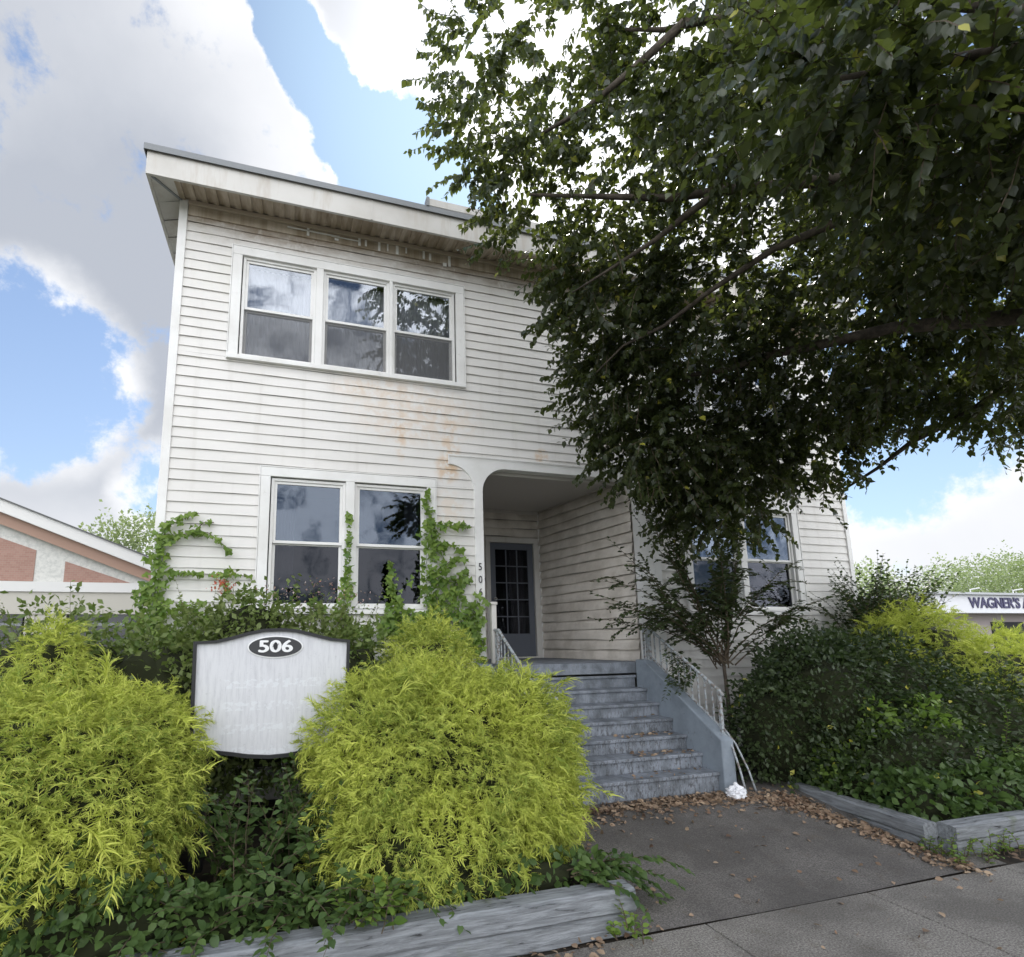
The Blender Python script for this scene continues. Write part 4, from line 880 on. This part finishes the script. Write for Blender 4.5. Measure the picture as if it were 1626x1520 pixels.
# arching shrub over the railing
t = thing('arching_shrub', (4.85, 5.05, .2), 'arching small-leaved shrub reaching over the right stair railing', 'shrub')
parts = []; b = MB(); root = np.array([4.95, 5.25, 1.42])
W = [((-1.0,-.10,1.05), 2.3, .60), ((-.95,-.15,1.25), 2.3, .65), ((-.75,-.1,1.6), 2.4, .6), ((-.5,0,1.8), 2.3, .45), ((-.3,-.05,2.), 2.1, .35), ((-1.2,-.1,1.05), 2.1, .6), ((-1.,-.1,1.4), 2.2, .85), ((-1.3,-.1,.9), 2.3, .55),
     ((.9,.0,1.2), 2.1, .85), ((.7,-.05,1.4), 2.0, .9), ((.45,0,1.7), 1.9, .6), ((.1,-.1,1.8), 1.7, .4), ((1.0,-.1,1.0), 1.7, .9), ((-.1,-.1,1.9), 2.0, .5)]
for d, L, dr in W:
    for rep in range(2):
        dd = np.array(d)+rng.normal(0, .14, 3); pts, lv = wand(root+rng.normal(0, .05, 3), dd, L*.97*rng.uniform(.75, 1.03), 42, .100, dr*rng.uniform(.7, 1.2), wob=.06); parts.append(lv)
        b.tube([tuple(q) for q in pts], [.009*(1-.85*k/(len(pts)-1)) for k in range(len(pts))], 5, cap=False)
        for j in range(4):
            k = rng.integers(3, 9); p2, l2 = wand(pts[k], pts[k+1]-pts[k]+rng.normal(0, .06, 3), .42*rng.uniform(.6, 1.1), 20, .078, .8); parts.append(l2); b.tube([tuple(q) for q in p2[::2]], .003, 3, cap=False)
for i in range(62):     # dense skirt of twigs in the middle
    p0 = np.array([4.72, 5.25, 2.02])+rng.normal(0, 1, 3)*np.array([.28, .12, .14]); a = rng.uniform(0, 2*math.pi)
    pts, lv = wand(p0, (math.cos(a), math.sin(a)*.4-.2, rng.uniform(-.1, .8)), rng.uniform(.35, .7), 26, .078, 1.0); parts.append(lv); b.tube([tuple(q) for q in pts[::2]], .003, 3, cap=False)
for i in range(16):     # low tuft hanging through the balusters
    p0 = np.array([4.36, 5.15, 1.34])+rng.normal(0, 1, 3)*np.array([.08, .10, .10]); pts, lv = wand(p0, (-.9, -.5, rng.uniform(-.2, .6)), rng.uniform(.22, .45), 20, .07, 1.3); parts.append(lv)
V, F = join(parts); npmesh('foliage', V, F, L_ARCH, t); b.build('stems', M_TWIG, t)
b = MB(); b.tube([(4.86, 5.1, .1), (4.88, 5.15, .7), (4.95, 5.25, 1.5)], [.03, .025, .018], 7); b.build('stem_base', M_BARK, t, smooth=True)

# ------------------------------------------------------------------ background trees
def tree(name, label, loc, h, blobs, n, size, m_, tr=.18):
    t = thing(name, loc, label, 'tree'); x, y, _ = loc; b = MB()
    b.tube([(x, y, 0), (x+.1, y, h*.3), (x, y+.1, h*.6)], [tr, tr*.7, tr*.35], 8)
    for i in range(7):
        a = i*2.4; b.tube([(x+.05, y, h*(.28+.04*i)), (x+math.cos(a)*h*.16, y+math.sin(a)*h*.16, h*(.5+.04*i)), (x+math.cos(a)*h*.26, y+math.sin(a)*h*.26, h*(.68+.03*i))], [tr*.4, tr*.2, tr*.06], 5)
    b.build('trunk', M_BARK, t, smooth=True)
    P, N = sample_blobs(blobs, n, (.45, 1.08), .5, .3)
    V, F = leaves(P, N*.6+rng.normal(0, .7, P.shape), rng.uniform(.6, 1.3, n)*size, 'small', (0, 0, 1), .9); npmesh('crown', V, F, m_, t); return t
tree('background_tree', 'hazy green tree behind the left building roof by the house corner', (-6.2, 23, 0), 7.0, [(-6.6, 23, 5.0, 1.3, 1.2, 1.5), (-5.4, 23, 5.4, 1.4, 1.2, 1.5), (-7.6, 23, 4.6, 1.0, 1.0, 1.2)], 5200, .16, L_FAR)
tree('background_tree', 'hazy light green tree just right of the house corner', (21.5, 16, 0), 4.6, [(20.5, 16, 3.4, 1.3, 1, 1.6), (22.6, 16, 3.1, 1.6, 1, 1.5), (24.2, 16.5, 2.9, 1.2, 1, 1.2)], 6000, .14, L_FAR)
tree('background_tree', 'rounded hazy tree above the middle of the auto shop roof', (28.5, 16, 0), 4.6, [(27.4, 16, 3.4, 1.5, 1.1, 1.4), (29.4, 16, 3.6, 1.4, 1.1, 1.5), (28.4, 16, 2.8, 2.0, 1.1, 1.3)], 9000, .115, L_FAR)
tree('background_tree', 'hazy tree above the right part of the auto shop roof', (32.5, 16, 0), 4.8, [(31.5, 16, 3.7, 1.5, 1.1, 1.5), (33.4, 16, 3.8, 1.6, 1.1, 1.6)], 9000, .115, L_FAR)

# ------------------------------------------------------------------ big street tree hanging over the scene
t = thing('street_tree', (5.6, .2, 0), 'large dark-leaved street tree whose branches hang over the right half of the house', 'tree')
b = MB(); b.tube([(5.6, .2, -.15), (5.55, .22, .6), (5.5, .3, 1.8), (5.45, .4, 3.0), (5.3, .6, 4.3), (5.2, .8, 5.6)], [.27, .21, .19, .175, .13, .08], 14); b.build('trunk', M_BARK, t, smooth=True)
limbs = [[(5.45,.4,3.0), (4.9,1.2,4.0), (4.2,2.2,4.9), (3.3,3.0,5.35), (2.6,3.5,5.5), (1.9,3.75,5.6)], [(5.35,.5,3.6), (4.8,.9,4.8), (3.9,1.9,5.9), (3.1,2.8,6.6), (2.6,3.2,6.9)],
         [(5.45,.4,3.0), (5.1,1.6,3.7), (4.7,2.8,4.2), (4.3,3.6,4.4), (3.9,4.2,4.35), (3.6,4.6,4.1)], [(4.2,2.2,4.9), (3.7,3.0,4.8), (3.1,3.7,4.5), (2.7,4.1,4.2)], [(5.45,.5,3.2), (5.9,1.6,3.8), (6.4,2.8,4.1), (6.5,3.9,3.8), (6.2,4.5,3.4)],
         [(5.3,.6,4.3), (5.6,1.6,5.3), (5.8,2.8,6.0), (5.6,3.9,6.2)], [(5.4,.5,3.4), (4.4,.5,3.9), (3.3,.9,4.2), (2.4,1.5,4.3)], [(3.3,3.0,5.35), (2.8,3.3,5.0), (2.3,3.8,4.75)], [(2.9,2.8,6.6), (2.3,3.4,6.2), (1.7,3.9,6.1)]]
for L in limbs:
    b = MB(); n = len(L); pts = []
    for i in range(n-1):
        for s in (0, .5): pts.append(Vector(L[i]).lerp(Vector(L[i+1]), s)+Vector((random.uniform(-.04,.04), random.uniform(-.04,.04), random.uniform(-.05,.05)))*(i > 0))
    pts.append(Vector(L[-1])); b.tube(pts, [.075*(1-.85*i/(len(pts)-1))*(1 if L[0][0] > 5 else .5) for i in range(len(pts))], 8); b.build('limb', M_BARK, t, smooth=True)
# crown volumes (x, y, z, rx, ry, rz, share)
CR = [(1.55,4.0,7.3,.50,.6,.55,.75), (2.3,3.7,7.2,.7,.7,.7,1.1), (3.3,3.3,7.2,.9,.8,.7,2.4), (4.4,2.8,6.9,1.0,.9,.7,2.6), (5.3,3.3,5.6,.9,.8,.7,2), (1.62,4.0,6.45,.55,.6,.65,.95), (2.0,3.9,5.9,.55,.6,.55,1.1), (2.5,3.9,5.1,.42,.6,.48,1.0), (2.9,3.7,6.1,.9,.9,.9,3), (3.1,4.2,5.0,.75,.8,.72,2.8), (3.25,4.55,4.35,.5,.6,.55,2.0), (3.5,4.5,3.75,.55,.5,.55,2.0),
      (4.1,4.6,3.65,.7,.55,.75,2.6), (4.9,4.6,3.8,.7,.6,.65,2.8), (4.3,4.6,3.05,.45,.4,.35,1.2), (4.75,4.6,3.05,.3,.35,.28,.6), (5.7,4.5,3.95,.65,.6,.6,2.2), (6.5,4.2,4.35,.55,.5,.45,1.6), (3.9,3.9,4.9,1.1,1.0,1.0,5), (5.1,3.6,4.7,1.2,1.1,1.1,5), (6.2,3.4,4.6,1.1,1.0,.9,4),
      (3.9,3.0,6.2,1.1,1.1,.9,4), (5.3,2.6,5.8,1.3,1.2,1.0,4.5), (4.3,1.9,4.6,1.0,.9,.8,4), (5.6,2.3,4.5,1.1,.9,.75,4), (3.2,1.4,4.4,.8,.6,.6,2.4), (4.5,1.1,3.9,.9,.6,.7,3), (6.6,3.0,4.0,.8,.8,.5,2.4), (3.0,2.3,5.4,.8,.8,.7,2.6), (2.5,1.4,4.25,.6,.4,.35,1.3), (3.4,1.2,4.0,.6,.35,.35,1.2)]
CRa = np.array(CR)
def spray_tpl(seed, n=17):
    rg = np.random.default_rng(seed); P = []; Fw = []; S = []
    for k in range(n):
        s = 1 if k % 2 else -1; q = k/(n-1); P.append((0+.03*math.sin(q*5), q, -.30*q*q)); Fw.append((s*rg.uniform(.5, 1.1), .45, -rg.uniform(.2, 1.0))); S.append(rg.uniform(.75, 1.15)*(1-.25*q))
    return np.array(P), np.array(Fw), np.array(S)
SP = [spray_tpl(i+50) for i in range(6)]
def crown(n, lsize, ln):
    pr = CRa[:, 6]/CRa[:, 6].sum(); i = rng.choice(len(CRa), n, p=pr); c = CRa[i]
    u_ = unit(n); rad = rng.uniform(.30, 1.0, n)**(1/2.2)
    # ragged, clumpy edge
    cl_ = .80+.35*np.sin(u_[:, 0]*5+i)*np.sin(u_[:, 2]*6+i*1.3)*np.sin(u_[:, 1]*5+i*.7)
    p = c[:, :3]+u_*c[:, 3:6]*(rad*cl_)[:, None]
    d = u_*np.array([1, .8, .55])+np.array([-.35, .1, -.22])+rng.normal(0, .5, (n, 3))
    parts = []; sv = []; sf = []; o = 0
    FR = frames(d, np.array([[0, 0, 1.]])+rng.normal(0, .35, (n, 3)))
    wh = rng.integers(0, len(SP), n)
    for k in range(len(SP)):
        s = np.where(wh == k)[0]; tp, tf_, ts = SP[k]; L = rng.uniform(.7, 1.2, len(s))*ln
        W = np.einsum('kj,njc->nkc', tp, FR[s])*L[:, None, None]+p[s][:, None, :]
        Wd = np.einsum('kj,njc->nkc', tf_, FR[s])+np.array([0, 0, -.35])+rng.normal(0, .25, (len(s), len(tp), 3))
        sz = (ts[None]*rng.uniform(.85, 1.15, (len(s), len(tp)))*lsize).ravel()
        parts.append(leaves(W.reshape(-1, 3), Wd.reshape(-1, 3), sz, 'leafy', (0, -.15, 1), .55))
        # twig ribbon
        A = W[:, ::4, :]; wdt = FR[s][:, 0][:, None, :]*.0028
        a, e = A-wdt, A+wdt; m_ = A.shape[1]
        V = np.stack([a, e], 2).reshape(-1, 3); base = (np.arange(len(s))*m_*2)[:, None]
        for q in range(m_-1): sf.append((base+np.array([2*q, 2*q+1, 2*q+3, 2*q+2])).reshape(-1, 4)+o)
        sv.append(V); o += len(V)
    V, F = join(parts); npmesh('crown', V, F, L_TREE, t, smooth=True); npmesh('twigs', np.concatenate(sv), np.concatenate(sf), M_TWIG, t)
_old = leaf_tpl
def leaf_tpl(kind='ovate'):
    if kind == 'leafy':
        v = [(0,0,0), (-.30,.22,.05), (-.36,.50,.06), (-.16,.80,.0), (0,1.05,-.10), (.16,.80,.0), (.36,.50,.06), (.30,.22,.05), (0,.5,-.02)]
        return np.array(v, float), np.array([(0,8,1), (1,8,2), (2,8,3), (3,8,4), (4,8,5), (5,8,6), (6,8,7), (7,8,0)])
    return _old(kind)
crown(5200, .080, .38)

# ------------------------------------------------------------------ fallen leaves
P = []
def scatter(n, x0, y0, x1, y1, wd, p=1.): 
    s = rng.uniform(0, 1, n); q = np.stack([x0+(x1-x0)*s, y0+(y1-y0)*s], 1)+rng.normal(0, wd, (n, 2)); P.append(q)
scatter(800, 2.4, 4.40, 4.1, 4.42, .055); scatter(260, 2.4, 4.25, 4.1, 4.3, .09); scatter(520, 4.1, 4.38, 4.8, 4.1, .12); scatter(650, 4.55, 4.3, 4.77, 3.2, .075); scatter(120, 4.7, 3.1, 4.85, 2.95, .07); scatter(160, 5.2, 3.02, 7.5, 2.98, .05); scatter(55, 3., 3.9, 4.4, 3.6, .55); scatter(45, 2.1, 3.0, 1.5, 2.88, .10); scatter(26, 2.0, 2.5, 5, 2.3, .4); scatter(60, 2.25, 4.3, 2.15, 3.2, .08)
scatter(60, 1.9, 2.93, .6, 2.9, .05)
q = np.concatenate(P); q = q[~((q[:, 0] < 2.03) & (q[:, 1] > 2.95)) & ~((q[:, 0] > 4.82) & (q[:, 1] > 3.09)) & (q[:, 1] < 4.50)]; n = len(q)
z = np.where(q[:, 1] > 2.94, wnz(q[:, 0], q[:, 1]), 0)+rng.uniform(.004, .022, n)
PP = np.stack([q[:, 0], q[:, 1], z], 1)
for k, x0, x1, m_ in ((1, 3.3, 4.05, 60), (2, 3.3, 4.0, 45), (0, 3.0, 4.05, 25), (3, 3.5, 4.0, 8)):      # leaves caught on the treads
    PP = np.concatenate([PP, np.stack([rng.uniform(x0, x1, m_), 4.52+.208*k+rng.uniform(.03, .19, m_), np.full(m_, .391+.1445*k)+rng.uniform(.004, .02, m_)], 1)])
n = len(PP); fw = rng.normal(0, 1, (n, 3))*np.array([1, 1, .12])
V, F = leaves(PP, fw, rng.uniform(.02, .058, n), 'ovate', (0, 0, 1), .6)
tag(npmesh('fallen_leaves', V, F, L_DEAD), 'dry brown fallen leaves drifted along the steps and walk edges', 'fallen leaves', None, 'stuff')

# trees across the street, seen only as reflections in the panes
tree('background_tree', 'broad dark tree across the road mirrored in the right windows', (14.5, -14, -.15), 9, [(13.5, -14, 5, 3.0, 2, 2.6), (16.5, -14, 6, 2.6, 2, 2.4), (11.5, -15, 3.6, 2, 1.5, 1.6)], 4500, .32, L_DARK, .3)
